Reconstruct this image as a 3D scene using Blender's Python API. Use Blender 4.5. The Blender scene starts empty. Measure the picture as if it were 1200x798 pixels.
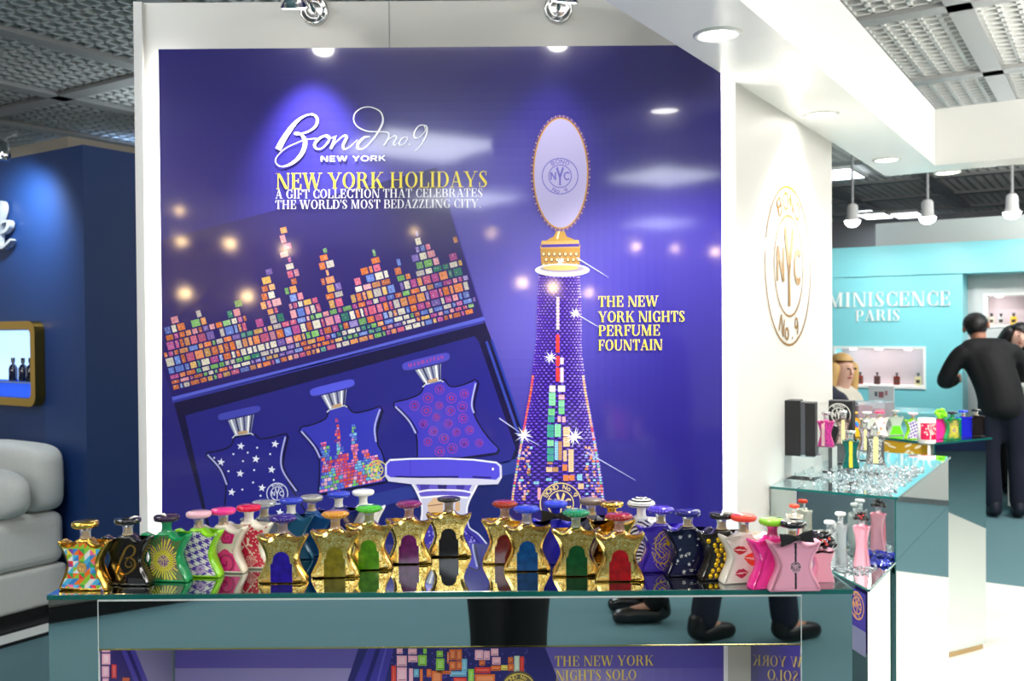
import bpy, bmesh, math, random
from mathutils import Vector, Matrix, noise
R = random.Random(7)
S = bpy.context.scene
COL = S.collection
PI = math.pi

# ------------------------------------------------------------------ camera
FPX, CX, CY = 1100.0, 600.0, 399.0            # focal length and centre in 1200x798 pixels
CAMH = 1.55
_p, _t = math.atan(14 / FPX), 0.0075
_f = Vector((0, math.cos(_p), -math.sin(_p)))
_r0 = Vector((1, 0, 0)); _u0 = Vector((0, math.sin(_p), math.cos(_p)))
RC = _r0 * math.cos(_t) - _u0 * math.sin(_t)
UC = _r0 * math.sin(_t) + _u0 * math.cos(_t)
CAM = Vector((0, 0, CAMH))
cd = bpy.data.cameras.new('camera'); cam = bpy.data.objects.new('camera', cd); COL.objects.link(cam)
M4 = Matrix.Identity(4)
for i in range(3):
    M4[i][0] = RC[i]; M4[i][1] = UC[i]; M4[i][2] = -_f[i]; M4[i][3] = CAM[i]
cam.matrix_world = M4
cd.sensor_width = 36; cd.sensor_fit = 'HORIZONTAL'; cd.lens = FPX / 1200 * 36
cd.clip_start = 0.05; cd.clip_end = 80
cd.dof.use_dof = True; cd.dof.focus_distance = 1.9; cd.dof.aperture_fstop = 7.0
S.camera = cam

def ray(px, py): return RC * ((px - CX) / FPX) + UC * ((CY - py) / FPX) + _f
def at_y(px, py, Y):
    d = ray(px, py); return CAM + d * (Y / d.y)
def at_z(px, py, z):
    d = ray(px, py); return CAM + d * ((z - CAMH) / d.z)
def at_pl(px, py, p0, n):
    d = ray(px, py); n = Vector(n); return CAM + d * ((Vector(p0) - CAM).dot(n) / d.dot(n))

# exhibition grid: u runs away to the right, v runs right towards the camera
U = Vector((0.545, 0.8384, 0)); V = Vector((0.8384, -0.545, 0)); Z = Vector((0, 0, 1))
def uv(u, v, z=0): return U * u + V * v + Z * z
ANG = math.atan2(V.y, V.x)                    # yaw that turns local x to v and local y to u

# ------------------------------------------------------------------ world, exposure
S.view_settings.view_transform = 'Standard'; S.view_settings.look = 'None'
S.view_settings.gamma = 1; S.view_settings.use_curve_mapping = False
S.view_settings.exposure = 0.9
W = bpy.data.worlds.new('World'); S.world = W; W.use_nodes = True
W.node_tree.nodes['Background'].inputs[0].default_value = (0.93, 0.96, 1.0, 1)
W.node_tree.nodes['Background'].inputs[1].default_value = 0.34

CEIL = 3.2
PANEL_LIGHT = 9.0
def area(name, loc, target, w, h, power, col=(1, 1, 1)):
    l = bpy.data.lights.new(name, 'AREA'); l.shape = 'RECTANGLE'; l.size = w; l.size_y = h
    l.energy = power; l.color = col
    o = bpy.data.objects.new(name, l); COL.objects.link(o); o.location = loc
    o.rotation_euler = (Vector(target) - Vector(loc)).to_track_quat('-Z', 'Y').to_euler(); return o
def spot(name, loc, target, power, ang=60, blend=.6, rad=.03, col=(1, 1, 1)):
    l = bpy.data.lights.new(name, 'SPOT'); l.energy = power; l.spot_size = math.radians(ang); l.spot_blend = blend
    l.shadow_soft_size = rad; l.color = col
    o = bpy.data.objects.new(name, l); COL.objects.link(o); o.location = loc
    o.rotation_euler = (Vector(target) - Vector(loc)).to_track_quat('-Z', 'Y').to_euler(); return o

area('ceiling_fill.003', uv(9.8, .2, 2.4), uv(8.3, .2, 3.2), 3, .3, 30, (1, .98, .94))  # added area light that brightens the far ceiling, no lamp there
# added fills under the hall ceiling; the last two brighten the bottle fronts
area('hall_fill', (-.1, .7, CEIL - .12), (-.1, .9, 0), 2.2, .7, 9, (1, .97, .93))
area('hall_fill.004', (-3.9, -1.7, CEIL - .15), (-.3, 1.7, 1.1), 1.4, 1.2, 52, (1, .97, .94))
area('hall_fill.005', (3.9, -1.9, CEIL - .15), (.2, 1.7, 1.1), 1.4, 1.2, 62, (1, .97, .94))
# added fills above the stands, aimed up to brighten ceiling and fascia
area('ceiling_fill', uv(4.6, 1.6, 2.62), uv(4.9, 1.6, 4), 2.2, 1.6, 150, (1, .96, .88))
area('ceiling_fill.001', uv(4.4, -5.2, 2.66), uv(3.4, -4.6, 4), 1.2, 1.2, 10, (.8, .92, 1))
area('ceiling_fill.002', uv(9.78, 1.0, 2.38), uv(10.2, 1.0, 3.0), 3, .3, 16, (1, .98, .94))
area('hall_fill.001', uv(3.2, 3.0, CEIL - .12), uv(3.2, 2.2, 0), 2.4, 2.0, 84, (1, .97, .93))  # unseen fills over the right floor, turquoise stand and sofa
area('hall_fill.002', uv(7.6, 0.9, CEIL - .1), uv(7.8, 0.7, 0), 2.4, 1.6, 66, (1, .98, .96))
area('hall_fill.003', uv(0.6, -3.0, CEIL - .12), uv(.8, -3.3, 0), 1.2, 1.2, 26, (.9, .95, 1))

# ------------------------------------------------------------------ materials
def lin(c):
    return tuple(((x / 255) / 12.92 if x / 255 <= .04045 else ((x / 255 + .055) / 1.055) ** 2.4) for x in c[:3])
MC = {}
def mat(name, rgb, rough=.5, metal=0., trans=0., emis=0., coat=0., bump=0., bscale=60., var=0., vscale=8., ior=1.45, alpha=1., spec=.5):
    if name in MC: return MC[name]
    m = bpy.data.materials.new(name); m.use_nodes = True; nt = m.node_tree; b = nt.nodes['Principled BSDF']
    c = lin(rgb) + (1,)
    b.inputs['Base Color'].default_value = c; b.inputs['Roughness'].default_value = rough
    b.inputs['Metallic'].default_value = metal; b.inputs['Transmission Weight'].default_value = trans
    b.inputs['IOR'].default_value = ior; b.inputs['Coat Weight'].default_value = coat
    b.inputs['Coat Roughness'].default_value = .04; b.inputs['Alpha'].default_value = alpha
    b.inputs['Specular IOR Level'].default_value = spec
    if emis: b.inputs['Emission Color'].default_value = c; b.inputs['Emission Strength'].default_value = emis
    if bump or var:
        tc = nt.nodes.new('ShaderNodeTexCoord'); nz = nt.nodes.new('ShaderNodeTexNoise')
        nt.links.new(tc.outputs['Object'], nz.inputs['Vector']); nz.inputs['Detail'].default_value = 4
        if var:
            nz.inputs['Scale'].default_value = vscale
            mx = nt.nodes.new('ShaderNodeMix'); mx.data_type = 'RGBA'
            mx.inputs['A'].default_value = tuple(x * (1 - var) for x in c[:3]) + (1,)
            mx.inputs['B'].default_value = tuple(min(1, x * (1 + var)) for x in c[:3]) + (1,)
            nt.links.new(nz.outputs['Fac'], mx.inputs['Factor']); nt.links.new(mx.outputs['Result'], b.inputs['Base Color'])
        if bump:
            n2 = nt.nodes.new('ShaderNodeTexNoise'); n2.inputs['Scale'].default_value = bscale
            nt.links.new(tc.outputs['Object'], n2.inputs['Vector'])
            bp = nt.nodes.new('ShaderNodeBump'); bp.inputs['Strength'].default_value = bump; bp.inputs['Distance'].default_value = .002
            nt.links.new(n2.outputs['Fac'], bp.inputs['Height']); nt.links.new(bp.outputs['Normal'], b.inputs['Normal'])
    MC[name] = m; return m
def art_mat(name, rough=.12, crough=.05, coat=0., metal=0., bump=0., spec=.5):
    """printed surface: colour comes from the printed shapes' own colour attribute"""
    if name in MC: return MC[name]
    m = bpy.data.materials.new(name); m.use_nodes = True; nt = m.node_tree; b = nt.nodes['Principled BSDF']
    a = nt.nodes.new('ShaderNodeVertexColor'); a.layer_name = 'Col'
    nt.links.new(a.outputs['Color'], b.inputs['Base Color'])
    b.inputs['Roughness'].default_value = rough; b.inputs['Coat Weight'].default_value = coat; b.inputs['Coat Roughness'].default_value = crough
    b.inputs['Metallic'].default_value = metal; b.inputs['Specular IOR Level'].default_value = spec
    if bump:
        tc = nt.nodes.new('ShaderNodeTexCoord'); n2 = nt.nodes.new('ShaderNodeTexNoise'); n2.inputs['Scale'].default_value = 340
        nt.links.new(tc.outputs['Object'], n2.inputs['Vector'])
        bp = nt.nodes.new('ShaderNodeBump'); bp.inputs['Strength'].default_value = bump; bp.inputs['Distance'].default_value = .001
        nt.links.new(n2.outputs['Fac'], bp.inputs['Height']); nt.links.new(bp.outputs['Normal'], b.inputs['Normal'])
    MC[name] = m; return m

white_paint = mat('white_paint', (204, 203, 197), .45, bump=.05, bscale=200)
white_gloss = mat('white_gloss', (240, 240, 236), .25)
grey_paint = mat('grey_paint', (150, 152, 154), .5)
mirror = mat('mirror_glass', (206, 216, 214), .015, 1.0)
dark_mirror = mat('dark_mirror', (150, 165, 165), .02, 1.0)
glass_edge = mat('green_glass_edge', (20, 92, 86), .1, coat=1)
gold = mat('gold_metal', (236, 186, 84), .16, 1.0, bump=.35, bscale=260)
gold_smooth = mat('gold_polish', (240, 196, 100), .1, 1.0)
chrome = mat('chrome', (205, 205, 205), .12, 1.0)
black_gloss = mat('black_gloss', (10, 9, 11), .08, coat=1)
black_matte = mat('black_matte', (16, 16, 18), .6, bump=.1)
clear = mat('clear_glass', (244, 248, 248), .03, trans=.8, ior=1.12)
frost = mat('frosted_glass', (225, 228, 225), .25, trans=.5)
acrylic = mat('clear_acrylic', (238, 244, 246), .02, trans=.95, ior=1.15)

# ------------------------------------------------------------------ object helpers
def tag(o, label=None, cat=None, group=None, kind=None):
    if label: o['label'] = label
    if cat: o['category'] = cat
    if group: o['group'] = group
    if kind: o['kind'] = kind
    return o
def empty(name, loc=(0, 0, 0), rz=0, label=None, cat=None, group=None):
    o = bpy.data.objects.new(name, None); COL.objects.link(o); o.location = loc; o.rotation_euler = (0, 0, rz)
    o.empty_display_size = .05; return tag(o, label, cat, group)
def mesh_obj(name, vs, fs, m, parent=None, loc=None, smooth=False, rz=None, cols=None, bevel=0, seg=2):
    me = bpy.data.meshes.new(name); me.from_pydata([tuple(v) for v in vs], [], fs); me.update()
    if cols:
        ca = me.color_attributes.new('Col', 'FLOAT_COLOR', 'CORNER')
        arr = []
        for p, c in zip(me.polygons, cols): arr += list(c[:3]) * 0 + [x for _ in range(p.loop_total) for x in (c[0], c[1], c[2], 1)]
        ca.data.foreach_set('color', arr)
    if smooth: me.polygons.foreach_set('use_smooth', [True] * len(me.polygons))
    me.materials.append(m)
    o = bpy.data.objects.new(name, me); COL.objects.link(o)
    if parent: o.parent = parent
    if loc is not None: o.location = loc
    if rz is not None: o.rotation_euler = (0, 0, rz)
    if bevel:
        b = o.modifiers.new('bevel', 'BEVEL'); b.width = bevel; b.segments = seg; b.limit_method = 'ANGLE'
    return o
class MB:
    """collects shapes, then links them as one mesh object"""
    def __init__(s): s.v = []; s.f = []; s.sm = []
    def add(s, vs, fs, sm=False):
        n = len(s.v); s.v += [Vector(v) for v in vs]; s.f += [tuple(i + n for i in f) for f in fs]; s.sm += [sm] * len(fs); return s
    def box(s, x0, x1, y0, y1, z0, z1, M=None):
        vs = [Vector((x, y, z)) for z in (z0, z1) for y in (y0, y1) for x in (x0, x1)]
        if M: vs = [M(v) for v in vs]
        return s.add(vs, [(0, 2, 3, 1), (4, 5, 7, 6), (0, 1, 5, 4), (2, 6, 7, 3), (0, 4, 6, 2), (1, 3, 7, 5)])
    def prism(s, poly, z0, z1):
        n = len(poly); vs = [Vector((p[0], p[1], z0)) for p in poly] + [Vector((p[0], p[1], z1)) for p in poly]
        a = sum(poly[i][0] * poly[(i + 1) % n][1] - poly[(i + 1) % n][0] * poly[i][1] for i in range(n))
        fs = [(i, (i + 1) % n, n + (i + 1) % n, n + i) for i in range(n)] + [tuple(range(n - 1, -1, -1)), tuple(range(n, 2 * n))]
        if a < 0: fs = [f[::-1] for f in fs]
        return s.add(vs, fs)
    def lathe(s, prof, seg=20, c=(0, 0, 0), M=None):
        vs = []; n = len(prof)
        for i in range(seg):
            a = 2 * PI * i / seg
            for r, z in prof: vs.append(Vector((c[0] + r * math.cos(a), c[1] + r * math.sin(a), c[2] + z)))
        if M: vs = [M(v) for v in vs]
        fs = []
        for i in range(seg):
            j = (i + 1) % seg
            for k in range(n - 1): fs.append((i * n + k, j * n + k, j * n + k + 1, i * n + k + 1))
        s.add(vs, fs, True)
        if prof[0][0] > 1e-6: s.add([vs[i * n] for i in range(seg)], [tuple(range(seg - 1, -1, -1))])
        if prof[-1][0] > 1e-6: s.add([vs[i * n + n - 1] for i in range(seg)], [tuple(range(seg))])
        return s
    def tube(s, pts, r, seg=8):
        pts = [Vector(p) for p in pts]; rs = r if isinstance(r, (list, tuple)) else [r] * len(pts)
        vs = []; up = Vector((0, 0, 1))
        for i, p in enumerate(pts):
            d = (pts[min(i + 1, len(pts) - 1)] - pts[max(i - 1, 0)]).normalized()
            a = d.cross(up if abs(d.z) < .95 else Vector((1, 0, 0))).normalized(); b = d.cross(a)
            for k in range(seg):
                t = 2 * PI * k / seg; vs.append(p + (a * math.cos(t) + b * math.sin(t)) * rs[i])
        fs = []
        for i in range(len(pts) - 1):
            for k in range(seg):
                k2 = (k + 1) % seg; fs.append((i * seg + k, i * seg + k2, (i + 1) * seg + k2, (i + 1) * seg + k))
        s.add(vs, fs, True)
        s.add(vs[:seg], [tuple(range(seg - 1, -1, -1))]); s.add(vs[-seg:], [tuple(range(seg))]); return s
    def ball(s, c, rx, ry=None, rz=None, n=12, m=8, power=1.0):
        ry = ry or rx; rz = rz or rx; vs = []; fs = []
        def q(x): return math.copysign(abs(x) ** power, x)
        for j in range(m + 1):
            t = -PI / 2 + PI * j / m
            for i in range(n):
                a = 2 * PI * i / n
                vs.append(Vector(c) + Vector((rx * q(math.cos(t)) * q(math.cos(a)), ry * q(math.cos(t)) * q(math.sin(a)), rz * q(math.sin(t)))))
        for j in range(m):
            for i in range(n):
                fs.append((j * n + i, j * n + (i + 1) % n, (j + 1) * n + (i + 1) % n, (j + 1) * n + i))
        return s.add(vs, fs, True)
    def build(s, name, m, parent=None, loc=None, rz=None, bevel=0, seg=2):
        o = mesh_obj(name, s.v, s.f, m, parent, loc, rz=rz, bevel=bevel, seg=seg)
        o.data.polygons.foreach_set('use_smooth', s.sm); return o
def struct(o): o['kind'] = 'structure'; return o
def grid(u, v):                                   # a mapper for boxes laid along the exhibition grid
    return lambda p: U * (u + p.y) + V * (v + p.x) + Z * p.z
def copy_tree(o, parent=None):
    c = o.copy(); COL.objects.link(c)
    if parent: c.parent = parent
    for ch in list(o.children): copy_tree(ch, c)
    return c

# ------------------------------------------------------------------ flat printed art: coloured shapes in layers
def crom(pts, n=8, closed=False):
    """Catmull-Rom through points (any dimension)"""
    out = []; N = len(pts); rng = range(N if closed else N - 1)
    for i in rng:
        if closed: p = [pts[(i + k - 1) % N] for k in range(4)]
        else: p = [pts[max(i - 1, 0)], pts[i], pts[i + 1], pts[min(i + 2, N - 1)]]
        for k in range(n):
            t = k / n
            out.append(tuple(.5 * (2 * b + (c - a) * t + (2 * a - 5 * b + 4 * c - d) * t * t + (3 * b - a - 3 * c + d) * t ** 3) for a, b, c, d in zip(*p)))
    if not closed: out.append(tuple(pts[-1]))
    return out
class Art:
    def __init__(s): s.p = []
    def poly(s, pts, c, l=0): s.p.append(([(p[0], p[1]) for p in pts], lin(c), l))
    def rect(s, x0, y0, x1, y1, c, l=0): s.poly([(x0, y0), (x1, y0), (x1, y1), (x0, y1)], c, l)
    def ell(s, cx, cy, rx, ry, c, l=0, n=24, a0=0): s.poly([(cx + rx * math.cos(a0 + 2 * PI * i / n), cy + ry * math.sin(a0 + 2 * PI * i / n)) for i in range(n)], c, l)
    def ring(s, cx, cy, rx, ry, w, c, l=0, n=36, a0=0, a1=2 * PI):
        for i in range(n):
            a, b = a0 + (a1 - a0) * i / n, a0 + (a1 - a0) * (i + 1) / n
            s.poly([(cx + rx * math.cos(a), cy + ry * math.sin(a)), (cx + rx * math.cos(b), cy + ry * math.sin(b)),
                    (cx + (rx - w) * math.cos(b), cy + (ry - w) * math.sin(b)), (cx + (rx - w) * math.cos(a), cy + (ry - w) * math.sin(a))], c, l)
    def stroke(s, pts, c, l=0, w=None):
        """pts (x, y, width) or (x, y) with w"""
        P = [(p[0], p[1], p[2] if len(p) > 2 else w) for p in pts]; L = []
        for i, p in enumerate(P):
            a, b = P[max(i - 1, 0)], P[min(i + 1, len(P) - 1)]
            dx, dy = b[0] - a[0], b[1] - a[1]; d = math.hypot(dx, dy) or 1
            L.append(((p[0] - dy / d * p[2] / 2, p[1] + dx / d * p[2] / 2), (p[0] + dy / d * p[2] / 2, p[1] - dx / d * p[2] / 2)))
        for i in range(len(L) - 1): s.poly([L[i][0], L[i + 1][0], L[i + 1][1], L[i][1]], c, l)
    def star(s, cx, cy, r, c, l=0, k=5, inner=.42, rot=0):
        s.poly([(cx + (r if i % 2 == 0 else r * inner) * math.sin(rot + PI * i / k), cy - (r if i % 2 == 0 else r * inner) * math.cos(rot + PI * i / k)) for i in range(2 * k)], c, l)
    def glyphs(s, polys, M, c, l=0):
        for p in polys: s.poly([M(x, y) for x, y in p], c, l)
    def build(s, name, m, f3, parent=None, eps=.00025):
        """f3(x, y, height) -> 3D point"""
        vs = []; fs = []; cs = []
        for pts, c, l in s.p:
            n = len(vs); vs += [f3(x, y, l * eps) for x, y in pts]; fs.append(tuple(range(n, n + len(pts)))); cs.append(c)
        return mesh_obj(name, vs, fs, m, parent, cols=cs)

# ------------------------------------------------------------------ letter shapes (cap height 1)
TK, HL, SE = .145, .042, .07
def _stem(x, w=TK, y0=0, y1=1, s0=True, s1=True):
    o = [[(x, y0), (x + w, y0), (x + w, y1), (x, y1)]]
    if s0: o.append([(x - SE, y0), (x + w + SE, y0), (x + w + SE, y0 + HL), (x - SE, y0 + HL)])
    if s1: o.append([(x - SE, y1 - HL), (x + w + SE, y1 - HL), (x + w + SE, y1), (x - SE, y1)])
    return o
def _bar(x0, x1, y, h=HL): return [[(x0, y), (x1, y), (x1, y + h), (x0, y + h)]]
def _diag(x0, y0, x1, y1, w): return [[(x0, y0), (x0 + w, y0), (x1 + w, y1), (x1, y1)]]
def _serif(x0, x1, y): return _bar(x0, x1, y)
def _bowl(cx, cy, rx, ry, a0, a1, w=TK, h=HL, n=14):
    o = []
    for i in range(n):
        a, b = math.radians(a0 + (a1 - a0) * i / n), math.radians(a0 + (a1 - a0) * (i + 1) / n)
        o.append([(cx + rx * math.cos(a), cy + ry * math.sin(a)), (cx + rx * math.cos(b), cy + ry * math.sin(b)),
                  (cx + (rx - w) * math.cos(b), cy + (ry - h) * math.sin(b)), (cx + (rx - w) * math.cos(a), cy + (ry - h) * math.sin(a))])
    return o
def _beak(x, y0, y1, d): return [[(x, y0), (x + HL, y0), (x + HL, y1), (x + HL - d if d > 0 else x - d, y1)]]
DID = {
 'A': (.82, _diag(.1, 0, .36, 1, HL) + _diag(.58, 0, .32, 1, TK) + _bar(.2, .62, .32) + _serif(.0, .25, 0) + _serif(.5, .84, 0)),
 'B': (.74, _stem(.1) + _bar(.2, .42, .96) + _bar(.2, .44, .5) + _bar(.2, .44, 0) + _bowl(.4, .75, .25, .25, -90, 90) + _bowl(.42, .27, .29, .27, -90, 90)),
 'C': (.74, _bowl(.42, .5, .36, .51, 48, 312) + [[(.64, .66), (.7, .66), (.7, 1), (.66, .98)], [(.64, .34), (.7, .34), (.7, 0), (.66, .02)]]),
 'D': (.8, _stem(.1) + _bar(.2, .42, .96) + _bar(.2, .42, 0) + _bowl(.4, .5, .36, .5, -90, 90)),
 'E': (.68, _stem(.1) + _bar(.2, .62, .96) + _bar(.2, .48, .49) + _bar(.2, .64, 0) + [[(.57, .7), (.62, .7), (.62, 1), (.54, .97)], [(.59, .3), (.64, .3), (.64, 0), (.56, .03)], [(.43, .38), (.48, .38), (.48, .64), (.43, .64)]]),
 'F': (.64, _stem(.1) + _bar(.2, .6, .96) + _bar(.2, .48, .49) + [[(.55, .7), (.6, .7), (.6, 1), (.52, .97)], [(.43, .38), (.48, .38), (.48, .64), (.43, .64)]]),
 'G': (.8, _bowl(.42, .5, .36, .51, 48, 318) + [[(.64, .66), (.7, .66), (.7, 1), (.66, .98)], [(.58, .05), (.72, .05), (.72, .42), (.58, .42)]] + _bar(.5, .8, .4)),
 'H': (.88, _stem(.1) + _stem(.6) + _bar(.2, .65, .49)),
 'I': (.37, _stem(.1)),
 'K': (.84, _stem(.1) + _diag(.24, .4, .66, 1, HL) + _diag(.62, 0, .34, .58, TK * 1.05) + _serif(.5, .84, 0) + _serif(.56, .8, .955)),
 'L': (.66, _stem(.1) + _bar(.2, .64, 0) + [[(.59, .33), (.64, .33), (.64, 0), (.55, .03)]]),
 'M': (1.02, _stem(.12, HL * 1.2) + _stem(.74) + _diag(.46, 0, .13, 1, TK * .9) + _diag(.46, 0, .74, 1, HL) + _serif(.02, .2, .955)),
 'N': (.9, _stem(.12, HL * 1.2) + _stem(.74, HL * 1.2, s0=False) + _diag(.6, 0, .1, 1, TK * 1.05) + _serif(.02, .2, .955)),
 'O': (.82, _bowl(.41, .5, .37, .51, 0, 360, n=26)),
 'P': (.7, _stem(.1) + _bar(.2, .4, .96) + _bar(.2, .4, .45) + _bowl(.38, .725, .28, .275, -90, 90)),
 'R': (.84, _stem(.1) + _bar(.2, .4, .96) + _bar(.2, .42, .5) + _bowl(.38, .75, .27, .25, -90, 90) + [[(.38, .53), (.55, .5), (.73, .05), (.8, 0), (.62, 0)]]),
 'S': (.62, _bowl(.31, .74, .23, .27, 55, 200, .1) + _bowl(.31, .26, .24, .27, -125, 20, .12) + [[(.09, .66), (.15, .84), (.53, .34), (.47, .14)], [(.46, .72), (.51, .72), (.51, 1), (.47, .97)], [(.08, .3), (.13, .3), (.12, .02), (.08, 0)]]),
 'T': (.72, _stem(.275, s1=False) + _bar(.03, .69, .955) + [[(.03, .7), (.08, .7), (.12, .97), (.03, 1)], [(.69, .7), (.64, .7), (.6, .97), (.69, 1)]]),
 'U': (.84, _stem(.1, y0=.28, s0=False) + _stem(.68, HL * 1.2, y0=.28, s0=False) + _bowl(.415, .3, .315, .31, 180, 360, TK * .8)),
 'W': (1.2, _diag(.3, 0, .06, 1, TK) + _diag(.36, 0, .55, 1, HL) + _diag(.76, 0, .5, 1, TK) + _diag(.84, 0, 1.06, 1, HL) + _serif(-.02, .3, .955) + _serif(.44, .74, .955) + _serif(.96, 1.2, .955)),
 'Y': (.84, _stem(.34, y1=.45, s1=False) + _diag(.34, .42, .06, 1, TK) + _diag(.46, .42, .7, 1, HL) + _serif(-.02, .3, .955) + _serif(.6, .84, .955)),
 'Z': (.68, _diag(.04, 0, .46, 1, TK * 1.1) + _bar(.08, .62, .955) + _bar(.04, .64, 0) + [[(.07, .72), (.12, .72), (.15, .98), (.07, 1)], [(.64, .3), (.59, .3), (.55, .02), (.64, 0)]]),
 "'": (.2, [[(.06, 1), (.16, 1), (.12, .68), (.08, .68)]]), '.': (.26, [[(.08, 0), (.2, 0), (.2, .13), (.08, .13)]]), ' ': (.3, []),
}
def _line(pts, w):
    a = Art(); a.stroke(pts, (0, 0, 0), 0, w); return [p[0] for p in a.p]
def _sans(w=.13):
    def el(cx, cy, rx, ry, a0, a1, n=18): return [(cx + rx * math.cos(math.radians(a0 + (a1 - a0) * i / n)), cy + ry * math.sin(math.radians(a0 + (a1 - a0) * i / n))) for i in range(n + 1)]
    L = lambda *p: _line(p, w)
    g = {'N': (.9, L((.1, 0), (.1, 1)) + L((.1, 1), (.75, 0)) + L((.75, 0), (.75, 1))), 'E': (.75, L((.1, 0), (.1, 1)) + L((.05, .95), (.68, .95)) + L((.1, .5), (.6, .5)) + L((.05, .05), (.68, .05))),
         'W': (1.2, L((.05, 1), (.32, 0)) + L((.32, 0), (.6, 1)) + L((.6, 1), (.88, 0)) + L((.88, 0), (1.15, 1))), 'Y': (.85, L((.42, 0), (.42, .48)) + L((.42, .45), (.06, 1)) + L((.42, .45), (.78, 1))),
         'O': (.98, _line(el(.49, .5, .42, .46, 0, 360, 26), w)), 'o': (.72, _line(el(.36, .32, .27, .3, 0, 360, 22), w)), 'C': (.85, _line(el(.46, .5, .38, .46, 45, 315, 20), w)),
         'R': (.85, L((.1, 0), (.1, 1)) + _line([(.1, .95)] + el(.5, .71, .24, .24, 90, -90, 10) + [(.1, .47)], w) + L((.45, .47), (.76, 0))),
         'K': (.85, L((.1, 0), (.1, 1)) + L((.1, .4), (.72, 1)) + L((.32, .58), (.78, 0))), 'B': (.8, L((.1, 0), (.1, 1)) + _line([(.1, .95)] + el(.42, .73, .22, .22, 90, -90, 10) + [(.1, .51)], w) + _line([(.1, .51)] + el(.44, .28, .25, .23, 90, -90, 10) + [(.1, .05)], w)),
         'D': (.88, L((.1, 0), (.1, 1)) + _line([(.1, .95)] + el(.38, .5, .4, .45, 90, -90, 14) + [(.1, .05)], w)), '.': (.3, [[(.08, 0), (.22, 0), (.22, .15), (.08, .15)]]),
         '9': (.75, _line(el(.36, .68, .25, .27, 0, 360, 20), w) + _line([(.61, .68), (.58, .4), (.48, .15), (.3, .02)], w)), ' ': (.35, [])}
    return g
SANS = _sans(); SANSB = _sans(.2); SANSM = _sans(.165)
def text_polys(t, font, track=.03):
    x = 0; out = []
    for ch in t:
        w, ps = font[ch]; out += [[(px + x, py) for px, py in p] for p in ps]; x += w + track
    return out, x - track
def put_text(art, t, font, x0, y0, x1, y1, h, c, l, track=.03, flip=False):
    """fit text between two baseline points given in picture axes (y grows downwards)"""
    ps, w = text_polys(t, font, track); dx, dy = (x1 - x0) / w, (y1 - y0) / w
    if flip: M = lambda x, y: (x1 - x * dx, y1 - x * dy - y * h)
    else: M = lambda x, y: (x0 + x * dx, y0 + x * dy - y * h)
    art.glyphs(ps, M, c, l)
def emblem(art, M0, c, l, top='BOND', bot='No.9', lw=.035, split=False, c2=None):
    """round monogram in a unit disc (y up), M0 maps to the art's axes"""
    sub = Art()
    def ringM(r, w):
        n = 44
        for i in range(n):
            a, b = 2 * PI * i / n, 2 * PI * (i + 1) / n
            if split and .17 < math.sin((a + b) / 2) < .33 and r > .8: continue
            sub.poly([(r * math.cos(a), r * math.sin(a)), (r * math.cos(b), r * math.sin(b)), ((r - w) * math.cos(b), (r - w) * math.sin(b)), ((r - w) * math.cos(a), (r - w) * math.sin(a))], (0, 0, 0))
    ringM(1, lw); ringM(.64, lw)
    def arc(t, r, h, up, spread):
        n = len(t)
        for i, ch in enumerate(t):
            w, ps = SANSM[ch]; a = (i - (n - 1) / 2) * spread
            for p in ps:
                q = []
                for x, y in p:
                    lx, ly = (x - w / 2) * h, y * h
                    if up: rr = r + ly; th = PI / 2 - a - lx / r; q.append((rr * math.cos(th), rr * math.sin(th)))
                    else: rr = r + h - ly; th = -PI / 2 + a + lx / r; q.append((rr * math.cos(th), rr * math.sin(th)))
                sub.poly(q, (0, 0, 0))
    arc(top, .7, .22, True, .34 if len(top) < 6 else .26); arc(bot, .7, .22, False, .27)
    for ch, x, w, h, y in (('N', -.36, .34, .42, -.2), ('Y', 0, .42, .98, -.5), ('C', .37, .34, .42, -.2)):
        gw, ps = SANSB[ch]
        for p in ps: sub.poly([(x + (px - gw / 2) * w / gw, y + py * h) for px, py in p], (0, 0, 0))
    for pts, _, _ in sub.p: art.poly([M0(x, y) for x, y in pts], c, l)
# ================================================================== the setting
YP = 2.70                                        # poster face
YW = 2.75                                        # wall face behind it
CORN = Vector((0.6575, YW, 0))                   # outer corner of the stand wall
SOF = 2.265; SOFT = 2.515
carpet = mat('teal_carpet', (90, 124, 131), .95, bump=.6, bscale=420, var=.18, vscale=160)
struct(mesh_obj('floor', [(-14, -9, 0), (14, -9, 0), (14, 16, 0), (-14, 16, 0)], [(0, 1, 2, 3)], carpet))
vw = CORN.dot(V); uc = CORN.dot(U)
pf = MB(); pf.box(-1.2, 5.5, 0, 4.23, 0, .012, grid(2.0, 0)); struct(pf.build('floor_platform', mat('white_floor', (236, 234, 226), .28, bump=.02, bscale=30)))
# stand wall: frontal face with the poster, angled right face with the gold monogram
XL = at_y(166.5, 300, YW).x
E = CORN + U * 1.085
wz = at_y(170, 3.5, YW).z
wb = MB(); wb.prism([(XL, YW), (CORN.x, YW), (E.x, E.y), (E.x - .16, E.y + .1), (CORN.x - .12, YW + .2), (XL, YW + .12)], 0, wz)
struct(wb.build('wall_center', white_paint))
tr = MB(); tr.box(XL - .012, XL + .012, YW - .012, YW + .125, 0, wz); struct(tr.build('trim_1', mat('grey_trim', (190, 190, 186), .5)))
sx = at_y(456, 20, YW).x
tr = MB(); tr.box(sx - .0015, sx + .0015, YW - .001, YW + .01, 2.3, wz); struct(tr.build('trim_2', grey_paint))
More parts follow.
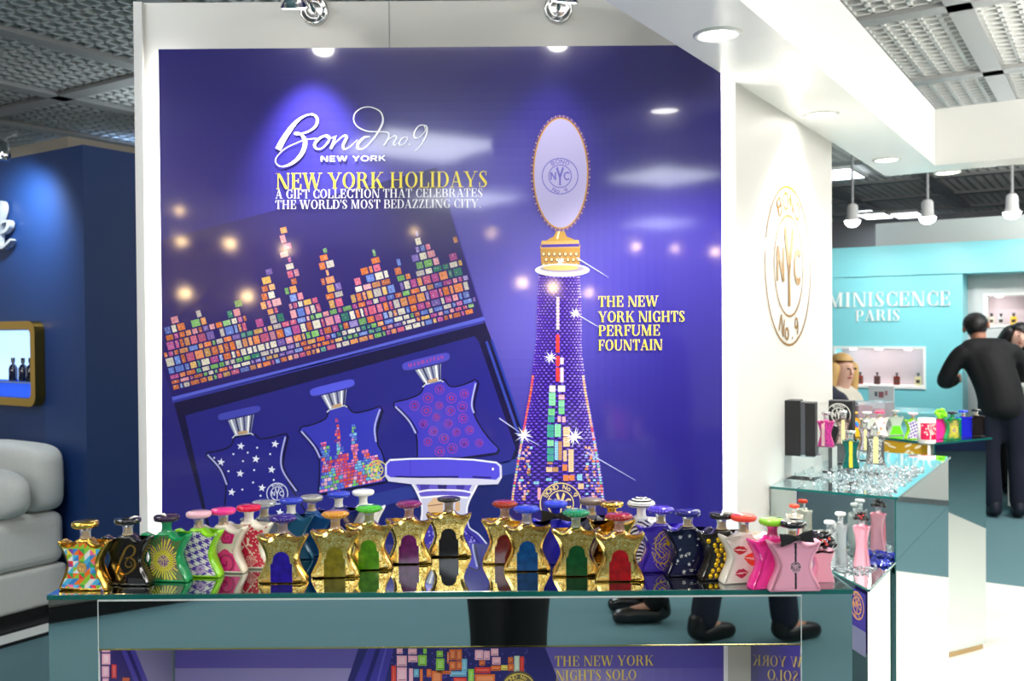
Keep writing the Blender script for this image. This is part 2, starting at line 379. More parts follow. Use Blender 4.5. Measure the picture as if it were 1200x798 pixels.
# soffit: deep beam that runs over our heads along the angled wall, and a cross beam at its far end
Ii = Vector((1.884, 4.22, 0)); O = CORN + U * 2.09
SB = 1.35; A0 = CORN - U * SB; wid = .245
cr = lambda a, b: a + b
B0 = A0 + V * wid; Bf = CORN + V * wid + U * ((Ii - CORN).dot(U))
far = (O - CORN).dot(U)
so = MB(); so.prism([tuple(A0[:2]), tuple(B0[:2]), tuple(Bf[:2]), tuple((Bf + V * 4)[:2]), tuple((CORN + V * (wid + 4) + U * far)[:2]), tuple((CORN + U * far)[:2])], SOF, SOFT)
struct(so.build('ceiling_soffit', white_gloss))
# open grid ceiling with main runners, hung under a dark slab
def bars(us, vs, th, h, z):
    b = MB(); g = grid(0, 0)
    for u in us: b.box(vs[0], vs[-1], u - th / 2, u + th / 2, z, z + h, g)
    for v in vs: b.box(v - th / 2, v + th / 2, us[0], us[-1], z, z + h, g)
    return b
fr = lambda a, b, s: [a + s * i for i in range(int((b - a) / s) + 1)]
cg = mat('ceiling_grid', (206, 207, 204), .55)
cl = bars(fr(-7, 15.2, .094), fr(-9, 7.6, .094), .021, .035, CEIL)
struct(cl.build('ceiling', cg))
rn = bars(fr(-6.7, 15.2, 1.5), fr(-8.4, 7.6, 1.1), .12, .05, CEIL - .025)
struct(rn.build('ceiling_runners', mat('ceiling_runner', (150, 151, 150), .5)))
struct(mesh_obj('ceiling_slab', [tuple(uv(u, v, CEIL + .34)) for u, v in ((-8, -10), (-8, 8.5), (16, 8.5), (16, -10))], [(0, 1, 2, 3)], mat('ceiling_slab', (150, 154, 158), .8)))
# navy stand block on the left
C0 = Vector((-2.25, 4.95, 0)); un, vn = C0.dot(U), C0.dot(V)
navy = mat('navy_paint', (20, 52, 104), .5, bump=.06, bscale=300)
nb = MB(); nb.box(-4.0, 0, 0, 1.06, 0, 2.535, grid(un, vn)); struct(nb.build('wall_left', navy))
nb = MB(); nb.box(-4.0, -.0, -.05, 1.1, 2.54, 2.62, grid(un + .12, vn - .25)); struct(nb.build('trim_3', mat('beige_fascia', (150, 142, 128), .6)))
fb = MB(); fb.box(-3.2, 1.4, 0, .2, 0, 2.5, grid(un + 4.2, vn + .3)); struct(fb.build('wall_far_left', mat('dark_booth', (34, 36, 42), .35)))
# raised edge of the left stand
pl = MB(); pl.box(-4, 0, -2.6, 0, 0, .075, grid(un, vn - .02)); struct(pl.build('floor_plinth_left', mat('dark_plinth', (22, 22, 26), .4)))
pl = MB(); pl.box(0, .012, -2.6, 0, .022, .062, grid(un, vn - .02)); struct(pl.build('trim_4', white_gloss))
# turquoise stand at the back right
UT = 9.56
def tv(px, py): return at_pl(px, py, uv(UT, 0), U)
turq = mat('turquoise_paint', (128, 206, 214), .4, bump=.03)
zl = lambda px, py: tv(px, py).z
vv = lambda px: tv(px, 385).dot(V)
ztop, zhead = 2.32, zl(1050, 323)
n0, n1 = vv(979), vv(1082); nzt, nzb = zl(1030, 408.5), zl(1030, 452)
vr = vv(1128)
g0 = grid(UT, 0)
tb = MB()
tb.box(-3.4, 4, -.02, .5, zhead, ztop, g0)
tb.box(-3.4, n0, 0, .4, 0, zhead, g0); tb.box(n1, vr, 0, .4, 0, zhead, g0)
tb.box(n0, n1, 0, .4, nzt, zhead, g0); tb.box(n0, n1, 0, .4, 0, nzb, g0)
struct(tb.build('wall_turquoise', turq))
def niche(name, va, vb, za, zb, u, m_in, m_fr):
    g = grid(u, 0); f = MB(); w = .022
    f.box(va - w, va, -.012, .02, za - w, zb + w, g); f.box(vb, vb + w, -.012, .02, za - w, zb + w, g)
    f.box(va, vb, -.012, .02, zb, zb + w, g); f.box(va, vb, -.012, .02, za - w, za, g); struct(f.build(name, m_fr))
    b = MB(); b.box(va, vb, .26, .28, za, zb, g); struct(b.build('wall_' + name.replace('trim_', 'niche_'), m_in))
    b = MB(); b.box(va, vb, .0, .27, za - .005, za + .004, g); b.box(va, vb, .0, .27, zb - .004, zb + .01, g); struct(b.build(name + '_lining', white_gloss))
mauve = mat('mauve_lining', (188, 172, 178), .6)
niche('trim_5', n0, n1, nzb, nzt, UT, mauve, white_gloss)
gw = mat('pale_grey_paint', (206, 206, 204), .5)
UR = UT + .35
rp = lambda px, py: at_pl(px, py, uv(UR, 0), U)
r0, r1 = rp(1155, 385).dot(V), rp(1215, 385).dot(V); rz1, rz0 = rp(1180, 346).z, rp(1180, 381).z
b = MB(); g1 = grid(UR, 0)
b.box(vr - .3, r0, 0, .4, 0, zhead, g1); b.box(r1, 4, 0, .4, 0, zhead, g1); b.box(r0, r1, 0, .4, rz1, zhead, g1); b.box(r0, r1, 0, .4, 0, rz0, g1)
struct(b.build('wall_recess', gw))
niche('trim_6', r0, r1, rz0, rz1, UR, mauve, white_gloss)
b = MB(); b.box(at_pl(1026, 260, uv(UT + .6, 0), U).dot(V), 5, 0, .2, 1.9, at_pl(1110, 257, uv(UT + .6, 0), U).z, grid(UT + .6, 0)); struct(b.build('wall_fascia_right', gw))
# stands across the aisle, behind the camera and far away
b = MB(); b.box(-8, 7, 0, .2, 0, 2.6, grid(-6.6, 0)); struct(b.build('wall_back', mat('aisle_wall', (96, 96, 116), .5)))
b = MB(); b.box(0, .2, -2, 15, 0, 2.6, grid(0, 6.6)); struct(b.build('wall_right', mat('aisle_wall_navy', (52, 66, 112), .5)))
b = MB(); b.box(-10, 8, 0, .2, 0, 3.2, grid(15.2, 0)); struct(b.build('wall_far', mat('far_wall', (140, 142, 144), .6)))

# ------------------------------------------------------------------ lamps
lampw = mat('lamp_glow', (255, 252, 246), .4, emis=14)
lampb = mat('lamp_glow_cool', (236, 244, 255), .4, emis=5)
warm = mat('warm_bulb', (255, 214, 150), .3, emis=60)
def ceiling_panel(u, v, w, d, label, z=CEIL - .045, m=lampb, group='ceiling light panels'):
    r = empty('ceiling_light', uv(u, v, z), ANG, label, 'ceiling light', group)
    f = MB(); t = .03
    f.box(-w / 2, w / 2, -d / 2, -d / 2 + t, -.01, .03); f.box(-w / 2, w / 2, d / 2 - t, d / 2, -.01, .03)
    f.box(-w / 2, -w / 2 + t, -d / 2, d / 2, -.01, .03); f.box(w / 2 - t, w / 2, -d / 2, d / 2, -.01, .03); f.build('frame', white_gloss, r)
    q = MB(); q.box(-w / 2 + t, w / 2 - t, -d / 2 + t, d / 2 - t, 0, .02); q.build('diffuser', m, r); return r
def refl(px, py, z):                              # a point at height z that the poster shows at this pixel
    d = ray(px, py); k = (z - CAMH) / d.z; p = CAM + d * k; return Vector((p.x, 2 * YP - p.y, p.z))
lampr = mat('lamp_glow_hall', (240, 246, 255), .4, emis=8.5)
for px, py, w, lb in ((492, 172, 1.2, 'square ceiling light over the aisle, mirrored behind the script lettering'), (780, 207, 1.0, 'square ceiling light over the aisle, mirrored right of the oval disc'),
                      (545, 233, 1.2, 'farther ceiling light, mirrored faintly behind the yellow headline'), (775, 262, 1.0, 'farthest ceiling light, mirrored faintly right of the tower')):
    q = refl(px, py, CEIL - .05); ceiling_panel(q.dot(U), q.dot(V), w, w, lb, m=lampr)
for px, py, lb in ((1026, 253, 'lit ceiling panel far back, left of a pair above the turquoise stand'), (1064, 252, 'lit ceiling panel far back, right of a pair above the turquoise stand'), (984, 204, 'lit ceiling panel beside the end of the white soffit')):
    q = at_z(px, py, CEIL - .045); ceiling_panel(q.dot(U), q.dot(V), .42, .75, lb)
q = at_z(150, 138, CEIL + .2); ceiling_panel(q.dot(U), q.dot(V), .6, .55, 'bluish lamp above the open ceiling grid over the navy stand', z=CEIL + .2, m=mat('lamp_blue', (170, 205, 255), .4, emis=5))
# recessed downlights of the soffit
def downlight(px, py, label):
    p = at_z(px, py, SOF)
    r = empty('downlight', (p.x, p.y, SOF), 0, label, 'downlight', 'soffit downlights')
    m = MB(); m.lathe([(.044, -.001), (.05, -.006), (.058, -.005), (.06, .002)], 24); m.build('trim_ring', white_gloss, r)
    m = MB(); m.lathe([(.0001, -.002), (.046, -.002), (.046, .002)], 24); m.build('lens', lampw, r)
    return p
dl = [((841, 40), 'round downlight in the soffit, nearest of the four'), ((962, 134), 'round downlight in the soffit above the gold monogram wall'),
      ((1039, 187), 'round downlight in the far corner of the soffit'), ((1110, 202), 'round downlight in the cross beam on the right')]
for i, ((px, py), lb) in enumerate(dl):
    p = downlight(px, py, lb); spot('soffit_lamp', (p.x, p.y, SOF - .02), (p.x, p.y, 0), (60, 40, 60, 40)[i], 120, .7, .04, (1, .96, .9))
# chrome wall spotlights above the poster
def wall_spot(px, py, hx, hy, aim, label, power):
    p = at_y(px, py, YW); r = empty('wall_spotlight', (p.x, YW, p.z), 0, label, 'spotlight', 'chrome wall spotlights')
    m = MB(); m.lathe([(.0001, .018), (.022, .018), (.034, .016), (.037, .02), (.041, .016), (.042, 0)], 28, M=lambda v: Vector((v.x, -v.z, v.y))); m.build('base', chrome, r)
    h = at_y(hx, hy, YW - .24) - Vector((p.x, YW, p.z))
    m = MB(); m.tube([(0, -.015, 0), (h.x * .2, -.09, h.z * .3 + .03), (h.x * .7, h.y * .7, h.z + .05), (h.x, h.y, h.z + .07)], .007); m.build('arm', chrome, r)
    ax = (Vector(aim) - (h + Vector((p.x, YW, p.z)))).normalized(); q = (-ax).to_track_quat('Z', 'Y').to_matrix()
    m = MB(); m.lathe([(.018, .075), (.022, .05), (.026, .03), (.038, 0), (.034, .004), (.0001, .012)], 20, M=lambda v: q @ v + h); m.build('lamp_head', chrome, r)
    m = MB(); m.lathe([(.0001, .006), (.031, .004), (.033, .001)], 20, M=lambda v: q @ v + h - (q @ Vector((0, 0, .004)))); m.build('bulb', lampw, r)
    w = h + Vector((p.x, YW, p.z)); spot('wall_lamp', w + ax * .02, aim, power, 60, 1.0, .02, (1, .97, .95))
wall_spot(369, 14, 345, 8, at_y(368, 200, YP), 'chrome wall spotlight above the white script lettering', 28)
wall_spot(654, 12, 661, 1, at_y(640, 200, YP), 'chrome wall spotlight above the oval disc of the tower', 3)
# hanging spots in front of the turquoise stand
for px, py, lb in ((999, 259, 'white hanging spot beside the end of the monogram wall'), (1087, 255, 'white hanging spot above the turquoise stand, middle of three'), (1186, 249, 'white hanging spot at the right edge above the turquoise stand')):
    p = at_pl(px, py, uv(8.6, 0), U); r = empty('hanging_spot', p, 0, lb, 'spotlight', 'hanging spots of the turquoise stand')
    m = MB(); m.tube([(0, 0, .14), (0, 0, CEIL - p.z)], .012); m.build('rod', grey_paint, r)
    m = MB(); m.lathe([(.03, .15), (.045, .13), (.05, .03), (.075, 0)], 18); m.build('housing', mat('lamp_housing', (206, 206, 206), .4), r)
    m = MB(); m.ball((0, 0, -.005), .066, .066, .05); m.build('bulb', lampw, r)
    spot('hanging_lamp', p - Z * .07, tv(px - 5, 380), 22, 90, .8, .05)
# warm bulbs of the stand across the aisle: the poster mirrors them
for i, (px, py) in enumerate(((213, 281), (270, 284), (335, 291), (217, 342), (290, 346), (211, 245), (486, 272), (576, 274), (612, 332), (648, 338), (690, 345), (745, 291), (791, 294), (838, 298))):
    z = CAMH + (386 - py) / FPX * 8.4; p = refl(px, py, z)
    Yv = 8.4 if i % 2 else 8.9; z = CAMH + (386 - py) / FPX * Yv; p.y = 2 * YP - Yv; p.z = z; p.x = ray(px, py).x * Yv
    r = empty('pendant_bulb', p, 0, None, 'pendant lamp', 'warm pendant bulbs across the aisle')
    r['label'] = 'warm pendant bulb across the aisle, mirrored as an orange glow in the poster'
    m = MB(); m.tube([(0, 0, .06), (0, 0, CEIL - p.z)], .003, 5); m.build('cord', black_matte, r)
    m = MB(); m.lathe([(.02, .03), (.02, .07), (.008, .08)], 12); m.build('socket', black_matte, r)
    s = (.036, .04, .036, .042, .046, .026, .022, .02, .038, .04, .03, .028, .024, .03)[i]
    m = MB(); m.ball((0, 0, 0), s); m.build('bulb', warm, r)
# small lamp clipped to the navy stand, and wash lamps that light its wall
p = at_pl(4, 188, uv(un - .25, 0), U); r = empty('clip_spotlight', p, 0, 'small grey spotlight at the top of the navy wall', 'spotlight')
m = MB(); m.lathe([(.03, 0), (.036, .02), (.028, .09), (.01, .1)], 16); m.build('lamp_head', chrome, r)
m = MB(); m.tube([(0, 0, .09), (-.05, .12, .14), (-.09, .3, .2)], .008); m.build('arm', grey_paint, r)
spot('navy_lamp', p - Z * .02 + U * -.06, at_pl(30, 290, uv(un, 0), U), 34, 130, 1.0, .06, (.86, .94, 1))

# dark fascia board hung above the camera: its gold monogram shows mirrored at the top of the poster
q = ray(693, 90) * 5.0; hb = Vector((q.x, 2 * YP - 5.0, CAMH + q.z))
hs = empty('hanging_board', hb, 0, 'dark hanging board with gold monogram, mirrored at the top right of the poster', 'sign')
m = MB(); m.box(-.24, .24, -.02, 0, -.2, .22); m.build('board', mat('board_navy', (30, 26, 70), .5), hs)
for s in (-.18, .18): m = MB(); m.tube([(s, -.01, .2), (s, -.01, CEIL - hb.z)], .006); m.build('hanger', grey_paint, hs)
a = Art(); emblem(a, lambda x, y: (x, y), (236, 200, 120), 0, lw=.07)
a.build('monogram', art_mat('board_print', .5), lambda x, y, h: Vector((-x * .11, .002, y * .165)), hs)
# ================================================================== the poster
PZ0, PZ1 = at_y(400, 700, YP).z, at_y(200, 57.5, YP).z
PX0, PX1 = at_y(188.5, 300, YP).x, at_y(846, 300, YP).x
poster = empty('wall_poster', (0, 0, 0), 0, 'large glossy purple poster on the white wall behind the counter', 'poster')
def mixc(a, b, t): t = max(0, min(1, t)); return tuple(x + (y - x) * t for x, y in zip(a, b))
def sm(a, b, x): t = max(0, min(1, (x - a) / (b - a))); return t * t * (3 - 2 * t)
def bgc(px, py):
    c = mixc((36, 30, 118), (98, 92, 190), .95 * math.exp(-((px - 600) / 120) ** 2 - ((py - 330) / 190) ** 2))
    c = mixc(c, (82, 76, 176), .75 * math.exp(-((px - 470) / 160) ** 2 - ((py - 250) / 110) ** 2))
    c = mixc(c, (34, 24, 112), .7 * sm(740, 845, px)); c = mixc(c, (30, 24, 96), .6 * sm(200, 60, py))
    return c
pm = art_mat('poster_print', .2, crough=.062, coat=.9, spec=.4, bump=.2)
b = MB(); b.box(PX0, PX1, YP + .001, YP + .022, PZ0, PZ1); b.build('backing_board', mat('poster_board', (30, 26, 92), .4), poster)
def f_poster(px, py, h):
    p = at_y(px, py, YP - h); return p
# graded background sheet
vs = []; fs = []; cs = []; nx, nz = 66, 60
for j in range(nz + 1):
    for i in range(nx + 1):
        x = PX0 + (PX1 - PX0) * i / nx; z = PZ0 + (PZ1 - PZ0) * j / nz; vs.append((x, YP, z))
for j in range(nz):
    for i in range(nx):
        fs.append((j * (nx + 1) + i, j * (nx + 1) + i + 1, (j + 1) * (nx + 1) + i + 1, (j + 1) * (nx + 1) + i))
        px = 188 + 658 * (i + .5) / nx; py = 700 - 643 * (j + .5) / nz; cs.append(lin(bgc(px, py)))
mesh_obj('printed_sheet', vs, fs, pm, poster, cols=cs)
sheet = poster.children[-1] if poster.children else poster
sheet = [o for o in poster.children if o.name.startswith('printed_sheet')][0]
A = Art()
PAL = [(226, 120, 60), (226, 122, 54), (236, 160, 90), (216, 100, 130), (226, 150, 160), (100, 130, 215), (110, 140, 220), (130, 108, 190), (222, 216, 196), (226, 220, 200), (50, 130, 105), (120, 185, 95), (230, 180, 90), (190, 84, 150)]
def skyline(art, org, e1, e2, towers, rowh, cmin, cmax, l, seed, gap=1.9, pal=PAL, clip=None):
    """masonry of coloured blocks: towers = (s0, s1, height) in the e1/e2 frame"""
    r = random.Random(seed); hmax = max(t[2] for t in towers); s1 = max(t[1] for t in towers); s0 = min(t[0] for t in towers); h = 0
    while h < hmax:
        rh = rowh * r.uniform(.6, 1.35); s = s0
        while s < s1:
            w = r.uniform(cmin, cmax); top = max([t[2] for t in towers if t[0] <= s + w / 2 <= t[1]] or [0])
            if h + rh * .8 < top:
                nlo = noise.noise(Vector(((s * .03 + seed), h * .035, 0))) * .5 + .5
                k = int(nlo * 2.2 * len(pal) + r.choice([0, 0, 0, 1, 7])) % len(pal); c = mixc(pal[k], (255, 255, 255) if r.random() < .35 else (60, 40, 90), r.uniform(0, .25))
                q = [(org[0] + e1[0] * a + e2[0] * b_, org[1] + e1[1] * a + e2[1] * b_) for a, b_ in ((s + gap / 2, h + gap / 2), (s + w - gap / 2, h + gap / 2), (s + w - gap / 2, h + rh - gap / 2), (s + gap / 2, h + rh - gap / 2))]
                if clip is None or all(clip(*p) for p in q):
                    art.poly(q, c, l)
                    if cmax > 6:                                        # glitter inside the block
                        for _ in range(5):
                            a, b_ = s + w * r.uniform(.2, .75), h + rh * r.uniform(.2, .75); z = .9
                            art.poly([(org[0] + e1[0] * (a + i * z) + e2[0] * (b_ + j * z), org[1] + e1[1] * (a + i * z) + e2[1] * (b_ + j * z)) for i, j in ((0, 0), (1, 0), (1, 1), (0, 1))], mixc(c, (255, 255, 255), .55) if r.random() < .5 else mixc(c, (40, 20, 60), .5), l + 1)
            s += w
        h += rh
# gift box: lid with the bedazzled skyline, tray with three bottles
A.poly([(189, 282), (512, 196), (567, 372), (203, 467), (189.5, 430)], (38, 30, 104), 1)
A.poly([(189.5, 430), (203, 467), (246, 600), (300, 690), (189.5, 690)], (40, 36, 120), 1)
A.poly([(203, 469), (567, 374), (577, 400), (620, 522), (650, 600), (660, 690), (262, 690)], (20, 17, 62), 2)
A.poly([(217, 487), (556, 394), (561, 400), (604, 525), (598, 541), (420, 583), (380, 690), (262, 690)], (37, 36, 128), 3)
A.poly([(420, 583), (604, 538), (618, 515), (650, 600), (660, 690), (380, 690)], (44, 56, 140), 3)
A.poly([(420, 600), (612, 552), (650, 640), (400, 690)], (24, 30, 100), 4)
A.stroke([(570, 400), (612, 522)], (50, 66, 160), 4, 3)
A.stroke([(576, 398), (614, 508)], (34, 56, 150), 4, 2.5)
A.stroke([(202, 467.5), (380, 423), (568, 373)], (88, 96, 208), 4, 4.5)
A.stroke([(202, 471), (567, 377)], (56, 58, 160), 4, 3)
A.stroke([(512, 196), (567, 372)], (64, 58, 160), 4, 1.6)
e1 = (.9685, -.249); e2 = (-.262, -.965)
def lid(px, py):                                  # picture point to the lid's own axes
    dx, dy = px - 203, py - 458; D = e1[0] * e2[1] - e1[1] * e2[0]
    return (dx * e2[1] - dy * e2[0]) / D, (e1[0] * dy - e1[1] * dx) / D
tw = [(0, 372, 50)]
for x, y, w in ((193, 378, 8), (200, 366, 6), (205, 380, 12), (212, 373, 8), (231, 352, 6), (231, 362, 12), (231, 374, 20), (243, 378, 10), (258, 372, 7), (275, 352, 6), (275, 362, 14), (275, 373, 24), (294, 378, 9), (300, 372, 7), (311, 314, 6), (312, 324, 12), (313, 343, 16), (330, 262, 2), (331, 272, 3), (333, 288, 6), (336, 303, 8), (341, 318, 13), (343, 336, 20), (360, 345, 15), (368, 352, 10), (375, 280, 4), (377, 290, 7), (380, 302, 13), (384, 320, 17), (388, 337, 24), (410, 340, 10), (416, 320, 9), (428, 310, 11),
                (436, 286, 5), (438, 296, 11), (441, 307, 16), (447, 320, 20), (464, 297, 2), (466, 310, 9), (472, 314, 15), (476, 325, 20), (485, 262, 5), (487, 270, 11), (490, 282, 16), (492, 296, 22), (503, 286, 4), (505, 298, 9), (508, 313, 18), (520, 304, 8), (526, 292, 7), (530, 268, 4), (533, 278, 7), (537, 290, 11), (541, 310, 16), (548, 336, 14), (553, 350, 7)):
    a_, h_ = lid(x, y); tw.append((a_ - w / 2 - .5, a_ + w / 2 + .5, h_))
skyline(A, (203, 458), e1, e2, tw, 8.8, 4.5, 12, 5, 3, clip=lambda x, y: x > 189.5 and (y > 372 or x < 512 + (y - 196) / (372 - 196) * 55 - 2))
def bottle_print(outline, fill, cap0, cap1, capw, capc, neck, hl):
    A.poly([(x + 1.5, y + 1.8) for x, y in outline], (16, 12, 48), 6); A.poly(outline, fill, 7)
    A.stroke(outline + [outline[0]], (22, 18, 66), 8, 1.8)
    for h in hl: A.stroke(crom(h, 6), (168, 170, 228), 9, 1.9); A.stroke(crom([(x + 2.6, y) for x, y in h], 6), (26, 20, 70), 9, 1.6)
    A.poly(neck, (150, 156, 176), 8); (ax, ay), (bx, by), (cx, cy), (dx, dy) = neck
    for t, c in ((.12, (240, 240, 245)), (.3, (50, 50, 90)), (.48, (225, 225, 232)), (.62, (70, 72, 120)), (.8, (250, 250, 250)), (.93, (50, 50, 96))):
        A.stroke([(ax + (bx - ax) * t, ay + (by - ay) * t), (dx + (cx - dx) * t, dy + (cy - dy) * t)], c, 9, 2.0)
    A.stroke([(dx + (cx - dx) * .2, dy + (cy - dy) * .2 - 2), (dx + (cx - dx) * .8, dy + (cy - dy) * .8 - 2)], (196, 160, 120), 10, 4)
    A.stroke([(dx - 3, dy + 3), (dx, dy), (cx, cy), (cx + 3, cy + 2)], (200, 204, 220), 10, 1.5)
    L = math.hypot(cap1[0] - cap0[0], cap1[1] - cap0[1]); tx, ty = (cap1[0] - cap0[0]) / L, (cap1[1] - cap0[1]) / L
    pts = []
    for i in range(24):
        a = 2 * PI * i / 24; X = math.copysign(abs(math.cos(a)) ** .35, math.cos(a)) * L / 2; Y = math.copysign(abs(math.sin(a)) ** .6, math.sin(a)) * capw / 2
        pts.append(((cap0[0] + cap1[0]) / 2 + tx * X - ty * Y, (cap0[1] + cap1[1]) / 2 + ty * X + tx * Y))
    A.poly(pts, mixc(capc, (10, 6, 40), .45), 11); A.poly([(x - ty * -.8, y - capw * .16) for x, y in pts], capc, 12)
cr = lambda ox, oy: (lambda *p: [(ox + x / 3.99, oy + y / 3.99) for x, y in p])
q = cr(180, 400)
oS = crom(q((378, 448), (358, 490), (300, 513), (250, 520)), 5) + crom(q((246, 534), (300, 590), (335, 665), (333, 760), (310, 880)), 6) + q((330, 1000), (760, 1000)) + crom(q((745, 860), (690, 762), (635, 670), (603, 590), (610, 520), (628, 440)), 6) + crom(q((618, 430), (560, 447), (500, 455), (474, 434)), 5)
bottle_print(oS, (34, 34, 132), *q((302, 362), (500, 318)), 8.5, (66, 70, 176), q((345, 365), (470, 340), (455, 430), (380, 440)), [q((252, 530), (310, 595), (342, 670)), q((616, 446), (596, 540), (606, 610), (668, 700))])
for x, y in ((408, 490), (568, 480), (315, 565), (405, 618), (478, 550), (552, 600), (507, 685), (365, 705), (440, 780), (590, 800)):
    p = q((x, y))[0]; A.star(p[0], p[1], 4.8, (232, 234, 246), 9, rot=.15)
for x, y in ((373, 527), (440, 520), (484, 497), (545, 527), (350, 607), (418, 560), (470, 602), (465, 660), (415, 693), (562, 648), (500, 722), (283, 545)):
    p = q((x, y))[0]; A.ell(p[0], p[1], 1.2, 1.2, (225, 228, 245), 9, 8)
rotm = lambda cx, cy, r, a=0: (lambda x, y: (cx + r * (x * math.cos(a) - y * math.sin(a)), cy - r * (y * math.cos(a) + x * math.sin(a))))
emblem(A, rotm(324.9, 578.4, 12.8), (214, 218, 240), 9, lw=.08)
oM = crom(q((818, 318), (805, 360), (745, 388), (692, 400)), 5) + crom(q((680, 420), (735, 480), (775, 560), (770, 716)), 6) + q((1085, 656)) + crom(q((1088, 600), (1070, 525), (1045, 470), (1046, 400), (1070, 318)), 6) + crom(q((1058, 304), (990, 326), (935, 332), (905, 300)), 5)
bottle_print(oM, (54, 56, 178), *q((732, 248), (940, 196)), 9.5, (84, 88, 220), q((775, 240), (905, 212), (893, 300), (822, 320)), [q((690, 420), (750, 490), (778, 545)), q((1058, 318), (1034, 400), (1040, 470))])
def inM(x, y):                                   # inside the skyline bottle
    u_, v_ = (x - 180) * 3.99, (y - 400) * 3.99; return 775 < u_ < 1086 and v_ < 716 - (u_ - 775) * .19
skyline(A, q((776, 722))[0], (.98, -.19), (-.05, -1), [(0, 74, 14), (0, 22, 34), (5, 10, 62), (9, 14, 58), (13, 18, 44), (20, 36, 44), (22, 30, 62), (23, 27, 78), (24, 26, 88), (34, 52, 34), (40, 47, 66), (42, 46, 76), (50, 66, 32), (54, 60, 44), (62, 72, 38)], 3.4, 2.4, 5.2, 9, 11, .7, [(230, 70, 60), (240, 130, 170), (235, 110, 90), (110, 190, 220), (90, 120, 220), (120, 200, 90), (240, 190, 200), (170, 60, 120), (230, 90, 40)], inM)
emblem(A, rotm(441.9, 550.6, 11.6), (226, 214, 92), 11, lw=.09); 
q = cr(420, 400)
oN = crom(q((308, 195), (292, 240), (235, 268), (168, 284)), 5) + crom(q((164, 300), (225, 365), (270, 435), (276, 546)), 6) + q((480, 545), (646, 522)) + crom(q((656, 500), (600, 440), (545, 350), (540, 280), (560, 190)), 6) + crom(q((548, 179), (480, 206), (430, 210), (404, 180)), 5)
bottle_print(oN, (64, 58, 184), *q((206, 128), (428, 74)), 10.5, (76, 74, 190), q((262, 130), (386, 100), (385, 182), (312, 202)), [q((172, 304), (235, 370), (268, 430)), q((548, 196), (530, 290), (540, 335))])
r = random.Random(5)
for x, y in ((380, 225), (325, 265), (435, 265), (495, 245), (262, 300), (378, 300), (318, 325), (430, 325), (487, 305), (365, 355), (305, 385), (420, 385), (490, 360), (350, 420), (458, 425), (520, 415), (400, 455), (325, 470), (495, 475), (565, 475), (440, 500), (380, 515)):
    p = q((x, y))[0]; rr = r.uniform(4.6, 6.2); A.ring(p[0], p[1], rr, rr, .8, (150, 62, 160), 9, 14); A.ring(p[0], p[1], rr * .5, rr * .5, .9, (176, 60, 120), 9, 10)
    for k in range(4): a = r.uniform(0, 6.3); A.rect(p[0] + rr * .4 * math.cos(a) - .7, p[1] + rr * .4 * math.sin(a) - .7, p[0] + rr * .4 * math.cos(a) + .9, p[1] + rr * .4 * math.sin(a) + .5, (214, 70, 90), 9)
x0, y0 = q((232, 122))[0]; x1, y1 = q((400, 80))[0]; put_text(A, 'MANHATTAN', DID, x0, y0, x1, y1, 4.2, (210, 70, 110), 13, .2)
# tower fountain
tl = [(632, 322), (630, 350), (629, 394), (621, 458), (614, 495), (606, 540), (600, 578), (596, 640)]
trr = [(679, 322), (680.7, 350), (681.5, 413), (687, 458), (696.5, 510), (704, 555), (707, 578), (714, 640)]
A.poly([(x, y) for x, y in tl] + [(x, y) for x, y in trr[::-1]], (34, 20, 96), 10)
def edge(L, y):
    for (xa, ya), (xb, yb) in zip(L, L[1:]):
        if ya <= y <= yb: return xa + (xb - xa) * (y - ya) / (yb - ya)
    return L[-1][0]
y = 325.0; k = 0
while y < 590:
    xa, xb = edge(tl, y), edge(trr, y); n = 15; 
    for i in range(n):
        t = (i + (.5 if k % 2 else 0) + .25) / n; x = xa + (xb - xa) * (.5 - .5 * math.cos(PI * min(1, t)))
        c = mixc((86, 50, 190), (172, 158, 232), sm(.5, .95, t) * r.uniform(.1, 1)); rr = (xb - xa) / n * .42 * (.5 + .8 * math.sin(PI * min(1, max(0, t))))
        A.ell(x, y, rr, 1.25, c, 11, 6)
        if r.random() < .5: A.rect(x - .4, y - .7, x + .4, y, mixc(c, (255, 255, 255), .6), 12)
    y += 3.3; k += 1
A.rect(652, 348, 655.4, 386, (236, 214, 206), 13)
for j in range(9): A.rect(652, 349.5 + j * 4, 655.4, 350.6 + j * 4, (150, 90, 140), 14)
for a, b_ in ((392, 413), (417, 429), (431, 447)): A.rect(651.5, a, 655.6, b_, (228, 58, 48), 13)
for a, b_ in ((419, 427), (431, 448)): A.rect(656.6, a, 660.4, b_, (240, 196, 206), 13)
q = cr(600, 400)
G1, G2, TE, CRm, PK, PE, AQ, OR, TA = (132, 214, 160), (110, 196, 130), (62, 160, 140), (236, 226, 214), (240, 170, 180), (244, 196, 150), (140, 200, 224), (232, 130, 60), (190, 140, 90)
